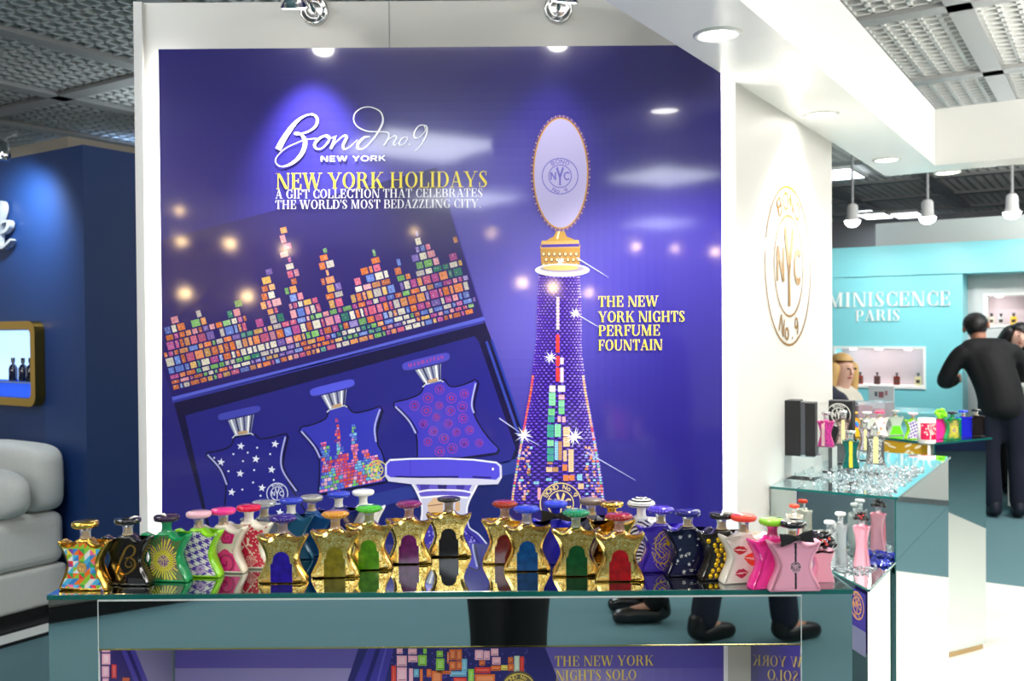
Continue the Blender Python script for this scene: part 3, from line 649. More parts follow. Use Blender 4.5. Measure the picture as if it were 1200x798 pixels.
for x0, y0, x1, y1, c in ((175, 207, 203, 236, CRm), (215, 207, 248, 235, CRm), (173, 240, 203, 270, G1), (173, 272, 203, 300, G1), (170, 315, 200, 346, G2), (168, 350, 198, 378, TE), (165, 390, 195, 418, TE), (165, 420, 195, 448, TE), (165, 462, 195, 490, G1), (165, 498, 195, 526, TE), (165, 530, 195, 560, TE),
                          (218, 250, 245, 272, PK), (218, 276, 245, 305, G1), (218, 309, 245, 340, G2), (214, 350, 228, 376, PK), (235, 352, 250, 378, PK), (200, 388, 228, 446, G1), (240, 400, 270, 444, PE), (240, 448, 270, 492, PE), (200, 468, 215, 555, AQ), (217, 468, 233, 555, TA), (240, 510, 256, 560, PE), (264, 505, 288, 610, PE), (160, 588, 188, 610, PE), (190, 588, 216, 610, TA),
                          (236, 576, 258, 605, OR), (165, 565, 190, 574, TA), (240, 625, 265, 652, OR), (268, 625, 292, 650, OR), (305, 622, 328, 650, AQ), (310, 665, 335, 690, PE), (102, 655, 126, 668, AQ), (120, 685, 134, 740, PK), (160, 640, 185, 652, AQ), (195, 655, 215, 668, AQ)):
    (xa, ya), (xb, yb) = q((x0, y0), (x1, y1)); A.rect(xa, ya, xb, yb, c, 13)
    for s_ in range(int((yb - ya) / 3)): A.rect(xa + (xb - xa) * .25, ya + 1 + s_ * 3, xb - (xb - xa) * .25, ya + 1.7 + s_ * 3, mixc(c, (60, 60, 90), .45), 14)
for j in range(46):
    y = 440 + j * 3.2
    for L, sg in ((tl, 1), (trr, -1)):
        x = edge(L, y); c = r.choice([(230, 80, 60), (240, 160, 90), (120, 200, 140), (240, 190, 180), (150, 200, 226), (236, 214, 120)] if y > 500 else ([(230, 80, 60), (240, 120, 60)] if sg > 0 else [(230, 200, 140), (236, 170, 110)]))
        A.rect(x + (0 if sg > 0 else -2.4), y, x + (2.4 if sg > 0 else 0), y + 2.4, c, 13)
        if y > 520:
            for _ in range(2): o = r.uniform(3, 12 + (y - 520) * .1); A.rect(x + sg * o, y, x + sg * o + r.uniform(2, 3.4) * sg, y + r.uniform(1.8, 2.8), r.choice([(240, 170, 110), (150, 210, 226), (240, 180, 190), (236, 140, 70)]), 13)
A.ell(657, 590, 25, 25, (44, 34, 116), 15); emblem(A, rotm(657, 590, 24.5), (226, 200, 130), 16, top='BOND No.9', bot='NYC', lw=.05)
# collar, glass ring, stem and oval disc
A.poly([(633, 288), (680, 287), (679, 318), (635, 319)], (176, 132, 60), 12)
for rr_ in range(3):
    for i in range(7):
        A.ell(637 + i * 6.4 + (3 if rr_ % 2 else 0), 298 + rr_ * 6.5, 2.6, 2.8, (96, 66, 70), 13, 8); A.ell(637 + i * 6.4 + (3 if rr_ % 2 else 0), 297.6 + rr_ * 6.5, 1.6, 1.9, (240, 214, 150), 14, 8)
A.poly([(635, 282), (678, 281), (680, 290), (633, 291)], (206, 166, 96), 13); A.poly([(634, 286.5), (679, 285.5), (679, 289), (634, 290)], (70, 50, 150), 14)
A.poly([(652, 270), (661, 270), (664, 277), (676, 282), (638, 283), (649, 277)], (190, 146, 66), 13); A.stroke([(655, 271), (653, 280)], (255, 240, 190), 14, 2)
A.ell(659, 316.5, 32, 7.6, (206, 210, 216), 13, 32); A.ell(659, 314.6, 26, 4.6, (150, 140, 160), 14, 28); A.ell(657, 313.6, 21, 3.2, (214, 176, 104), 15, 24); A.ring(659, 316.5, 32, 7.6, 1.6, (246, 248, 250), 15)
A.ell(657, 203, 35, 68, (66, 50, 116), 13, 56)
for i in range(90):
    a = 2 * PI * i / 90; A.ell(657 + 34 * math.cos(a), 203 + 67 * math.sin(a), 1.1, 1.6, (160, 130, 150) if i % 2 else (110, 80, 150), 14, 6)
A.ell(657, 203, 32.5, 65.5, (190, 140, 66), 15, 56); A.ell(657, 203, 30.8, 63.8, (178, 172, 214), 16, 56)
emblem(A, rotm(656.3, 206.5, 21.5), (112, 108, 190), 17, lw=.05)
# big printed bottle in the foreground: thick blue disc, clear neck, patterned shoulders
q = lambda *p: [(420 + x / 5.4545, 520 + y / 5.4545) for x, y in p]
A.poly(crom(q((400, 470), (395, 530), (330, 590), (240, 655)), 6) + q((150, 820), (960, 820), (860, 690)) + crom(q((832, 655), (770, 580), (710, 535), (698, 470)), 6), (58, 50, 156), 20)
for i in range(150):
    a, b_ = r.uniform(250, 830), r.uniform(560, 760)
    if abs(a - 545) < 165 + (b_ - 540) * .9: p = q((a, b_))[0]; A.ell(p[0], p[1], 1.2, 1.2, (150, 140, 220), 21, 6)
A.stroke(crom(q((698, 470), (710, 535), (770, 580), (832, 655)), 6), (206, 206, 236), 22, 1.6); A.stroke(crom(q((690, 560), (740, 600), (790, 655)), 6), (30, 24, 110), 22, 1.4)
A.stroke(crom(q((400, 470), (395, 530), (330, 590), (240, 655)), 6), (206, 206, 236), 22, 1.6)
A.poly(crom(q((325, 225), (365, 290), (400, 370), (408, 430), (402, 490)), 6) + crom(q((700, 490), (692, 430), (705, 370), (740, 300), (770, 240)), 6), (196, 196, 220), 22)
A.poly(crom(q((352, 232), (385, 290), (420, 340), (690, 340), (712, 290), (742, 235)), 6), (98, 86, 196), 23)
A.poly(q((500, 236), (570, 236), (560, 305), (515, 305)), (44, 34, 110), 24); A.poly(q((620, 236), (690, 236), (670, 300), (630, 300)), (62, 50, 150), 24); A.poly(q((390, 250), (470, 236), (440, 300), (400, 300)), (70, 58, 160), 24)
A.stroke(crom(q((372, 312), (440, 298), (560, 296), (660, 300), (728, 314)), 6), (226, 224, 244), 25, 2.2); A.stroke(crom(q((400, 345), (550, 335), (700, 345)), 6), (236, 236, 246), 25, 2.4)
A.poly(q((440, 390), (480, 345), (545, 350), (540, 440), (450, 440)), (216, 178, 140), 25); A.stroke(q((445, 398), (540, 385)), (120, 80, 60), 26, 1); A.poly(q((620, 370), (650, 372), (648, 430), (618, 432)), (206, 168, 130), 25)
A.stroke(crom(q((402, 490), (408, 430), (400, 370), (365, 290), (325, 225)), 6), (232, 232, 244), 26, 2.2); A.stroke(crom(q((700, 490), (692, 430), (705, 370), (740, 300), (770, 240)), 6), (232, 232, 244), 26, 2.2)
oD = q((170, 130), (200, 97), (330, 91), (560, 89), (740, 97), (885, 115), (916, 140), (918, 215), (893, 258), (750, 264), (545, 262), (340, 258), (192, 240), (168, 205))
A.poly(oD, (206, 204, 226), 27); A.poly(q((182, 132), (206, 108), (330, 102), (560, 100), (740, 108), (880, 126), (902, 148), (904, 208), (880, 230), (740, 222), (545, 218), (340, 218), (205, 214), (182, 198)), (80, 72, 208), 28)
A.stroke(q((206, 106), (330, 97), (560, 95), (740, 103), (884, 121)), (240, 240, 250), 29, 1.5); A.stroke(q((330, 104), (332, 214)), (70, 60, 190), 29, 1)
A.poly(q((235, 205), (400, 208), (640, 206), (640, 217), (400, 219), (240, 215)), (30, 22, 96), 29); A.poly(q((730, 206), (850, 212), (850, 222), (730, 219)), (40, 30, 120), 29); A.ell(*q((860, 162))[0], 1.2, 1.6, (250, 240, 210), 30)
A.rect(452, 660, 600, 661, (58, 50, 156), 20)
# sparkles and call-out lines
for x, y, s in ((614, 510, 12), (645, 419, 9), (673, 512, 13), (674, 367, 8), (657, 306, 6)):
    A.star(x, y, s, (236, 238, 250), 18, 8, .18, .2); A.star(x, y, s * .7, (255, 255, 255), 19, 6, .3, .5)
for (x0, y0, x1, y1) in ((676, 302, 713, 325), (674, 367, 703, 384), (688, 530, 745, 563), (585, 490, 614, 510), (614, 512, 632, 522)): A.stroke([(x0, y0, 1.4), (x1, y1, .3)], (190, 194, 240), 18)
def f_p(px, py, h): return at_y(px, py, YP - h)
A.build('printed_picture', pm, f_p, sheet, eps=.00012)
# lettering
T = Art(); YL = (248, 226, 70); WH = (240, 240, 246)
put_text(T, 'NEW YORK HOLIDAYS', DID, 323, 221.6, 572, 219.0, 18.6, YL, 0)
put_text(T, 'A GIFT COLLECTION THAT CELEBRATES', DID, 322.5, 232.6, 566, 230.8, 10.3, WH, 0)
put_text(T, "THE WORLD'S MOST BEDAZZLING CITY.", DID, 322.5, 245, 564, 243.4, 10.3, WH, 0)
put_text(T, 'NEW YORK', SANSB, 376, 189.2, 452, 188.5, 6.2, WH, 0, .16)
for t, x1, yb in (('THE NEW', 771.5, 359.5), ('YORK NIGHTS', 803, 377.4), ('PERFUME', 773.6, 393.6), ('FOUNTAIN', 776.6, 410.6)): put_text(T, t, DID, 701, yb, x1, yb - .6, 12.4, YL, 0)
def sc(art, ox, oy, k, c, *paths):
    for w, p in paths:
        pts = [(ox + a[0] / k, oy + a[1] / k, (a[2] if len(a) > 2 else w) / k) for a in p]; art.stroke(crom(pts, 7), c, 0)
sc(T, 310, 110, 5.318, WH,
   (10, [(84, 346, 36), (120, 280, 34), (175, 200, 26), (225, 152, 15), (270, 130, 8), (305, 130, 12), (328, 155, 17), (322, 195, 15), (285, 228, 11), (240, 245, 8), (205, 252, 7), (186, 248, 6), (198, 240, 6), (222, 250, 12), (246, 275, 22), (253, 310, 26), (236, 365, 25), (195, 415, 21), (140, 447, 13), (95, 450, 7), (69, 425, 6), (78, 390, 5), (130, 340, 5), (200, 305, 5), (265, 283, 5), (325, 278, 5)]),
   (10, [(384, 258, 8), (345, 275, 14), (313, 312, 17), (322, 340, 12), (358, 338, 8), (396, 300, 13), (404, 268, 11), (384, 258, 7), (392, 275, 5), (425, 272, 4), (448, 262, 6)]),
   (10, [(440, 264, 12), (430, 300, 15), (412, 342, 16)]), (9, [(412, 342, 5), (450, 296, 5), (492, 262, 9), (512, 270, 15), (490, 318, 15), (496, 343, 10), (530, 330, 5), (580, 285, 4)]),
   (10, [(655, 266, 7), (620, 272, 13), (583, 310, 17), (583, 340, 13), (620, 338, 8), (670, 290, 10), (715, 225, 13), (738, 165, 11), (722, 112, 8), (668, 84, 6), (612, 86, 6), (566, 118, 7), (556, 165, 6), (582, 206, 6), (640, 232, 6), (710, 236, 6), (765, 240, 7), (776, 262, 9), (755, 305, 10), (742, 322, 9)]),
   (7, [(742, 322, 3), (775, 282, 4), (808, 262, 6), (822, 272, 9), (804, 310, 9), (815, 320, 5), (840, 300, 3)]), (7, [(884, 268, 4), (858, 278, 7), (838, 308, 8), (848, 322, 6), (876, 306, 5), (890, 278, 6), (882, 268, 4)]),
   (9, [(900, 316, 9), (908, 318, 9)]), (9, [(1000, 215, 6), (992, 196, 6), (962, 200, 7), (936, 235, 9), (934, 270, 9), (960, 274, 5), (995, 240, 5), (1012, 205, 7), (1012, 235, 10), (1000, 275, 10), (970, 325, 6), (935, 358, 3)]), (8, [(992, 196, 6), (1008, 200, 8), (1014, 220, 10)]))
T.build('lettering', pm, lambda x, y, h: at_y(x, y, YP - .0045), sheet)
# light slots behind the two upright edges of the poster
for i, (xa, xb) in enumerate(((PX0 - .002, PX0 + .014), (PX1 - .014, PX1 + .002))):
    m = MB(); m.box(xa, xb, YP + .024, YP + .034, PZ0, PZ1 - .02)
    m.build('light_strip', mat('led_strip', (255, 253, 248), .4, emis=16), poster)

# gold monogram on the angled wall
mp = CORN - Vector((V.x, V.y, 0)) * -.0015
def wl(px, py): return at_pl(px, py, CORN + V * .001, V)
pc = wl(923.5, 312); pt, pb = wl(923.5, 217), wl(923.5, 406); hh = (pt.z - pb.z) / 2
ph = wl(896, 312); pr = wl(950, 312); hw = (pr - ph).dot(U) / 2; cu = ((pr + ph) / 2)
G = Art(); emblem(G, lambda x, y: (x, y), (186, 152, 60), 0, lw=.03, split=True)
go = G.build('monogram_sign', mat('gold_vinyl', (150, 106, 20), .35, .35), lambda x, y, h: Vector((cu.x, cu.y, 0)) + U * (x * hw) + Z * (pc.z * 0 + (pt.z + pb.z) / 2 + y * hh) + V * .001)
tag(go, 'gold round BOND NYC No.9 monogram on the white angled wall', 'wall sign')
# lettering of the turquoise stand
L1 = Art(); put_text(L1, 'REMINISCENCE', DID, 938, 360.5, 1114, 358, 17, WH, 0, .05); put_text(L1, 'PARIS', DID, 1002, 376.5, 1055, 375.5, 13, WH, 0, .05)
lo = L1.build('shop_name_sign', white_gloss, lambda x, y, h: at_pl(x, y, uv(UT - .014, 0), U))
m_ = lo.modifiers.new('depth', 'SOLIDIFY'); m_.thickness = .012; m_.offset = 0
tag(lo, 'white serif REMINISCENCE PARIS lettering on the turquoise wall', 'sign')
# silver script letters on the navy wall, only the last one reaches into the picture
K = Art()
sc(K, 0, 220, 9.97, (200, 205, 210), (30, [(-330, 700, 26), (-200, 520, 26), (-150, 420, 30), (-210, 430, 26), (-250, 560, 34), (-190, 690, 36), (-110, 640, 26), (-60, 560, 24), (20, 380, 26), (52, 250, 34), (44, 180, 30), (15, 172, 26), (-10, 230, 30), (-30, 420, 44), (-40, 690, 44)]),
   (30, [(-30, 560, 26), (20, 440, 28), (70, 396, 26), (116, 400, 34), (118, 450, 36), (80, 510, 32), (30, 530, 26), (0, 536, 20)]), (30, [(20, 530, 26), (8, 600, 34), (6, 670, 36), (30, 700, 34), (80, 675, 30), (150, 606, 26)]))
ko = K.build('script_letters', mat('silver_letter', (190, 196, 200), .35, .4), lambda x, y, h: at_pl(x, y, uv(un - .03, 0), U))
m_ = ko.modifiers.new('depth', 'SOLIDIFY'); m_.thickness = .03; m_.offset = 0
tag(ko, 'silver raised script letters on the navy wall at the left edge', 'sign')
# ================================================================== mirrored front counter
CY0, CYB = 1.50, 1.835
CZ = at_y(527, 693.6, CY0).z
CX0, CX1 = at_y(55, 697, CY0).x, at_y(1000, 692, CY0).x
q0, q1 = at_y(115.5, 730, CY0).x, at_y(938.5, 730, CY0).x
ZB = at_y(527, 757.5, CY0).z
counter = empty('mirror_counter', (0, 0, 0), 0, 'long mirrored display counter in front of the purple poster', 'counter')
TT = .008
def part(name, m, *boxes, parent=counter, bevel=0):
    b = MB()
    for bx in boxes: b.box(*bx)
    return b.build(name, m, parent, bevel=bevel)
topm = mat('mirror_top', (176, 184, 184), .02, 1.0)
part('counter_top', topm, (CX0 + .004, CX1 - .004, CY0 + .003, CYB, CZ - TT, CZ))
part('glass_edge', glass_edge, (CX0, CX1, CY0 - .001, CY0 + .003, CZ - TT, CZ - .0003), (CX0, CX0 + .004, CY0 + .003, CYB, CZ - TT, CZ - .0003), (CX1 - .004, CX1, CY0 + .003, CYB, CZ - TT, CZ - .0003))
zt = CZ - TT
gp = .0012
part('side_strip', mirror, (CX0 + .002, q0 - gp, CY0, CY0 + .006, 0, zt)); part('side_strip', mirror, (q1 + gp, CX1 - .002, CY0, CY0 + .006, 0, zt))
part('top_band', mirror, (q0, q1, CY0, CY0 + .006, ZB, zt - .003))
part('seam', mat('mirror_bevel', (226, 232, 226), .2, .3), (q0 - gp, q0, CY0 - .0006, CY0 + .004, 0, zt), (q1, q1 + gp, CY0 - .0006, CY0 + .004, 0, zt), (q0, q1, CY0 - .0008, CY0 + .004, zt - .003, zt))
part('band_edge', gold_smooth, (q0, q1, CY0 - .0008, CY0 + .006, ZB - .002, ZB))
part('cabinet', mat('cabinet_panel', (112, 132, 138), .35), (CX0 + .002, q0 - .002, CY0 + .006, CYB, 0, zt), (q1 + .002, CX1 - .002, CY0 + .006, CYB, 0, zt), (q0 - .002, q1 + .002, CYB - .012, CYB, 0, zt))
part('bottom_panel', mirror, (q0, q1, CY0, CY0 + .006, 0, .12))
# picture inside the recess
YQ = CYB - .014
C = Art(); fq = lambda x, y, h: at_y(x, y, YQ - h)
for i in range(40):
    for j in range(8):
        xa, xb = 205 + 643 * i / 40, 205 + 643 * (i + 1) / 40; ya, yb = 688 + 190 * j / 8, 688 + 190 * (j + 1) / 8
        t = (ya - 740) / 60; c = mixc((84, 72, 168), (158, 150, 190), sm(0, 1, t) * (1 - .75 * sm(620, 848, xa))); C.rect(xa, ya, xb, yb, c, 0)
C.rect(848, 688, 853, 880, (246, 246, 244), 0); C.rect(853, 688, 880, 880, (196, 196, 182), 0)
C.poly([(444, 688), (610, 688), (688, 880), (380, 880)], (44, 40, 110), 1)
C.poly([(432, 758), (462, 758), (440, 840), (398, 840)], (66, 58, 160), 2); C.stroke([(444, 758), (416, 840)], (40, 34, 110), 3, 5); C.stroke([(453, 758), (432, 840)], (96, 88, 190), 3, 2)
q = lambda x, y: (400 + x / 3, 660 + y / 3)
OR2, PK2, GR2, BL2, RD2 = (226, 112, 48), (240, 180, 200), (140, 204, 70), (120, 190, 220), (226, 64, 48)
for x0, y0, x1, y1, c in ((195, 325, 230, 362, PK2), (235, 325, 268, 348, PK2), (195, 300, 215, 318, PK2), (235, 300, 265, 320, PK2), (270, 323, 300, 360, GR2), (288, 300, 300, 318, GR2), (333, 335, 362, 376, GR2), (335, 308, 357, 330, GR2), (372, 312, 378, 352, OR2), (380, 303, 402, 340, OR2), (404, 303, 424, 342, OR2), (404, 345, 424, 375, OR2), (380, 345, 402, 376, OR2), (424, 336, 442, 380, BL2), (470, 305, 498, 340, PK2), (500, 308, 522, 340, PK2), (526, 300, 552, 325, PK2), (485, 342, 505, 360, OR2), (530, 330, 560, 356, PK2), (586, 330, 604, 352, OR2), (586, 354, 606, 378, OR2), (608, 326, 626, 380, (200, 220, 200)), (628, 328, 642, 384, RD2),
                          (176, 360, 192, 420, RD2), (195, 366, 230, 414, PK2), (238, 370, 252, 420, PK2), (255, 372, 272, 400, BL2), (276, 372, 286, 420, OR2), (300, 372, 316, 400, OR2), (318, 378, 354, 420, OR2), (328, 378, 388, 390, OR2), (382, 380, 440, 398, BL2), (470, 366, 524, 386, RD2), (526, 360, 560, 378, OR2), (470, 390, 540, 420, OR2), (562, 358, 584, 376, (226, 210, 90)), (395, 402, 440, 420, RD2), (446, 372, 466, 420, GR2)):
    a, b_ = q(x0, y0), q(x1, y1); C.rect(a[0], a[1], b_[0], b_[1], c, 3); C.rect(a[0] + 2, a[1] + 2.4, b_[0] - 2, b_[1] - 2.2, mixc(c, (255, 255, 255), .25), 4); C.stroke([(a[0] + 2, b_[1] - 1.6), (b_[0] - 1, b_[1] - 1.6)], mixc(c, (60, 30, 60), .5), 4, .8)
for k in range(170):
    x, y = 320 + R.random() * 340, 300 + R.random() * 110; p = q(x - 150 if k % 3 == 0 else x, y); 
    if 450 < p[0] < 640: C.ell(p[0], p[1], 1.1, 1.1, (92, 76, 170), 2, 6)
C.ell(608, 806, 20, 20, (96, 88, 70), 5); emblem(C, rotm(608, 809, 20), (226, 202, 96), 6, top='BOND No.9', bot='NYC', lw=.06)
put_text(C, 'THE NEW YORK', DID, 650, 780.8, 766, 779.8, 12, (232, 206, 90), 5); put_text(C, 'NIGHTS SOLO', DID, 651, 797.4, 746, 796.6, 12, (232, 206, 90), 5)
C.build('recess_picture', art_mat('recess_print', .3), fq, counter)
# side linings of the recess, the picture's reflection painted on as a print
def f_side(X): return lambda px, py, h: at_pl(px, py, (X + (h if X < 0 else -h), 0, 0), (1, 0, 0))
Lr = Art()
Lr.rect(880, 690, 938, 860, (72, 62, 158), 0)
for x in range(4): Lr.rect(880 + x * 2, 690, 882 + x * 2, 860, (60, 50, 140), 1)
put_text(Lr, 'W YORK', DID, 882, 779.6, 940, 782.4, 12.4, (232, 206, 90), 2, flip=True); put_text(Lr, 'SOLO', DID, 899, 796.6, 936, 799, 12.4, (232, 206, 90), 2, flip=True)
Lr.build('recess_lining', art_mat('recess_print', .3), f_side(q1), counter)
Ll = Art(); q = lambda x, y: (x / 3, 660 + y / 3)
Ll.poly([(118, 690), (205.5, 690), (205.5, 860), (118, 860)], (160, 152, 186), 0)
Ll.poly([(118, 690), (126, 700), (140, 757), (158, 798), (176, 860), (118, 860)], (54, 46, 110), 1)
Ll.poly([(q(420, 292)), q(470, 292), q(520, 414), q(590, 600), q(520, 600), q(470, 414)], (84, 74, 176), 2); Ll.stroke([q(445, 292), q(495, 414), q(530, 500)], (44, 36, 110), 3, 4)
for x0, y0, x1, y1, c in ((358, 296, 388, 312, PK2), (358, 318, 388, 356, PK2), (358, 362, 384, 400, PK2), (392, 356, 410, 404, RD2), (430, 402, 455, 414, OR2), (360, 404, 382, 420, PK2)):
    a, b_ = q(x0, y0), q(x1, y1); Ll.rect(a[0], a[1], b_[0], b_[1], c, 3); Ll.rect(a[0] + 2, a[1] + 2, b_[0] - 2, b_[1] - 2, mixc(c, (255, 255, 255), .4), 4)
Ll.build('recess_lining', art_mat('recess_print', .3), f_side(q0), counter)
part('recess_lamp', mat('recess_led', (255, 248, 236), .4, emis=5), (q0 + .03, q1 - .03, CY0 + .012, CY0 + .022, ZB + .005, ZB + .02))
# ================================================================== star-shaped perfume bottles
HALF = [(.0, .0), (.0395, .0), (.0412, .0014), (.0408, .006), (.0362, .0165), (.0303, .028), (.0272, .039), (.0286, .049), (.0332, .060), (.0388, .070), (.0420, .0768), (.0411, .0800), (.0372, .0798), (.0305, .0763), (.0240, .0748), (.0180, .0762), (.0130, .0798), (.0098, .0835), (.0, .0840)]
TH = .025
def outline(sx=1, sz=1):
    h = [(x * sx, z * sz) for x, z in HALF]
    core = crom(h[2:18], 3)
    r = h[1:2] + core
    return r + [(-x, z) for x, z in reversed(r)]
def inset(p, d):
    n = len(p); o = []
    for i in range(n):
        a, b = p[i - 1], p[(i + 1) % n]; dx, dy = b[0] - a[0], b[1] - a[1]; l = math.hypot(dx, dy) or 1
        o.append((p[i][0] - dy / l * d, p[i][1] + dx / l * d))
    return o
def body_mesh(sx=1, sz=1, th=TH, rim=.0026):
    p = outline(sx, sz); n = len(p); vs = []; fs = []
    rings = [(inset(p, rim * 1.6), -th / 2), (inset(p, rim * .5), -th / 2 + rim * .35), (p, -th / 2 + rim * 1.3), (p, th / 2 - rim * 1.3), (inset(p, rim * .5), th / 2 - rim * .35), (inset(p, rim * 1.6), th / 2)]
    for q, y in rings: vs += [(x, y, max(z, 0)) for x, z in q]
    for k in range(5):
        for i in range(n):
            j = (i + 1) % n; fs.append((k * n + i, k * n + j, (k + 1) * n + j, (k + 1) * n + i))
    sm = [True] * len(fs); fs += [tuple(range(n)), tuple(range(6 * n - 1, 5 * n - 1, -1))]; sm += [False, False]
    return [Vector(v) for v in vs], [f[::-1] for f in fs], sm
def spans(sx=1, sz=1, d=.0052):
    """front-face width at each height, for prints"""
    p = inset(outline(sx, sz), d)
    def w(z):
        xs = []
        for i in range(len(p)):
            a, b = p[i], p[(i + 1) % len(p)]
            if (a[1] - z) * (b[1] - z) < 0: xs.append(a[0] + (b[0] - a[0]) * (z - a[1]) / (b[1] - a[1]))
        xs.sort(); return [(xs[i], xs[i + 1]) for i in range(0, len(xs) - 1, 2)]
    return w
def body_of(r): return next((c for c in r.children if c.name.split('.')[0] == 'body'), r)
def print_plate(name, fn, m, parent, sx=1, sz=1, d=.0052, step=.0011, th=TH):
    w = spans(sx, sz, d); vs = []; fs = []; cs = []; z = d * .9; y = -th / 2 - .0004
    while z < .083 * sz:
        for a, b in w(z + step / 2):
            x = a
            while x < b - 1e-6:
                x2 = min(x + step, b); c = fn((x + x2) / 2 / sx, (z + step / 2) / sz)
                if c is not None:
                    n = len(vs); vs += [(x, y, z), (x2, y, z), (x2, y, z + step), (x, y, z + step)]; fs.append((n, n + 1, n + 2, n + 3)); cs.append(lin(c))
                x = x2
        z += step
    if not fs: return None
    return mesh_obj(name, vs, fs, m, body_of(parent), cols=cs)
collar_gold = mat('collar_gold', (214, 170, 84), .3, .35)
PRINT = art_mat('bottle_print', .22, coat=.5)
def bottle_parts(root, body, neck, cap, cap_shape='disc', sx=1, sz=1, th=TH, cap2=None, collar=None, rim=.0026):
    collar = {None: collar_gold, 0: None}.get(collar, collar)
    vs, fs, sm = body_mesh(sx, sz, th, rim); me = MB(); me.v = vs; me.f = fs; me.sm = sm; bo = me.build('body', body, root)
    z0 = .083 * sz
    if cap_shape == 'none': return bo
    m = MB(); m.lathe([(.0098, z0 - .001), (.0085, z0 + .003), (.0078, z0 + .008), (.0085, z0 + .014), (.0112, z0 + .0185)], 18); nk = m.build('neck', neck, root)
    if collar: m = MB(); m.lathe([(.0088, z0 - .0006), (.0086, z0 + .0024), (.0052, z0 + .003), (.005, z0 + .0125), (.0001, z0 + .0125)], 14); m.build('collar', collar, nk)
    c = z0 + .0185; m = MB()
    if cap_shape == 'disc': m.lathe([(.0001, c), (.0112, c), (.0195, c + .0006), (.0212, c + .0028), (.0215, c + .006), (.0207, c + .0084), (.018, c + .0098), (.0001, c + .0102)], 30)
    elif cap_shape == 'thin': m.lathe([(.0001, c), (.0112, c), (.0205, c + .0012), (.0218, c + .0035), (.0212, c + .006), (.018, c + .0072), (.0001, c + .0074)], 30)
    elif cap_shape == 'dome': m.lathe([(.0001, c), (.0112, c), (.024, c + .0006), (.0252, c + .003), (.024, c + .008), (.017, c + .0125), (.009, c + .016), (.0001, c + .0178)], 30)
    co = m.build('cap', cap, root)
    if cap2:
        k = MB(); n = 26
        for i in range(n): a = 2 * PI * i / n; k.ball((.0215 * math.cos(a), .0215 * math.sin(a), c + .0048), .0021, n=6, m=4)
        k.build('cap_rhinestones', cap2, co)
    return bo
def window(root, m):                              # coloured arched window of the gilded bottles
    pts = [(-.0182, .0022), (.0182, .0022), (.0182, .033), (.0150, .0336), (.0142, .0385)] + [(.0142 * math.cos(a), .0395 + .0140 * math.sin(a)) for a in [PI * i / 12 for i in range(1, 12)]] + [(-.0142, .0385), (-.0150, .0336), (-.0182, .033)]
    b = MB(); n = len(pts); y0, y1 = -TH / 2 - .0009, -TH / 2 + .002
    b.add([(x, y0, z) for x, z in pts] + [(x, y1, z) for x, z in pts], [tuple(range(n)), tuple(range(2 * n - 1, n - 1, -1))] + [((i + 1) % n, i, n + i, n + (i + 1) % n) for i in range(n)])
    b.build('colour_window', m, body_of(root), bevel=.0006)
# ---- the printed fronts (x, z in metres on a full-size bottle)
def seal(c_in, c_line, cx, cz, r, fn):
    def g(x, z):
        d = math.hypot(x - cx, z - cz) / r
        if d < 1:
            u_, w_ = (x - cx) / r, (z - cz) / r
            if d > .9 or .56 < d < .64: return c_line
            if d > .64: return c_line if int(math.atan2(w_, u_) * 6) % 2 and .7 < d < .86 else c_in
            if abs(u_) < .09 and w_ < .1 and w_ > -.5: return c_line
            if .1 <= w_ < .5 and abs(abs(u_) - (w_ - .05) * .55) < .09: return c_line
            if abs(w_) < .22 and (.24 < abs(u_) < .33 or (.24 < abs(u_) < .48 and abs(abs(w_) - .17) < .06)): return c_line
            return c_in
        return fn(x, z)
    return g
def f_patch(x, z):
    P = [(232, 60, 60), (60, 130, 200), (250, 220, 60), (230, 230, 225), (60, 170, 80), (236, 120, 40), (140, 70, 160), (80, 180, 220), (240, 110, 150), (140, 200, 60)]
    s = .0098; i, j = int(math.floor(x / s + .5)), int(math.floor(z / s)); fx, fz = x / s + .5 - i, z / s - j
    h = (i * 7 + j * 13 + i * j * 3) % 4
    up = (fx > fz) if h % 2 else (fx + fz > 1)
    return P[(i * 3 + j * 5 + (4 if up else 0) + i * j) % len(P)]
f_patch_s = seal((226, 190, 110), (170, 110, 60), 0, .038, .0085, f_patch)
def f_sun(x, z):
    dx, dz = x, z - .036; d = math.hypot(dx, dz); a = math.atan2(dz, dx)
    L = .024 + .012 * abs(math.sin(a * 9)) + .006 * math.sin(a * 5 + 1)
    if d > L: return (58, 128, 64) if (math.sin(a * 40) > .3) else (92, 96, 60)
    s = math.sin(a * 34 + d * 60)
    if d > .018 and s < -.2: return (96, 60, 110) if z > .02 else (70, 110, 60)
    return (214, 206, 60) if s > 0 else (160, 160, 50)
f_sun = seal((70, 44, 130), (214, 190, 110), 0, .036, .0105, f_sun)
def f_hound(x, z):
    s = .0125; u_, w_ = (x * .94 + z * .34) / s, (z * .94 - x * .34) / s; fu, fw = u_ % 1, w_ % 1
    dark = (fu < .5 and fw < .5) or (fu < .5 and fw >= .5 and (fu + fw) % .5 < .25 and fu > .1) or (fu >= .5 and fw < .5 and (fu + fw) % .5 < .25)
    return (84, 58, 160) if dark else (226, 224, 216)
f_hound = seal((196, 176, 210), (130, 90, 170), .008, .014, .0085, f_hound)
def rose(x, z, cx, cz, r):
    dx, dz = x - cx, z - cz; d = math.hypot(dx, dz)
    if d > r * (1 + .08 * math.sin(5 * math.atan2(dz, dx))): return None
    return (160, 10, 84) if math.sin(d / r * 11 + math.atan2(dz, dx) * 1.0) > .72 else (226, 34, 130)
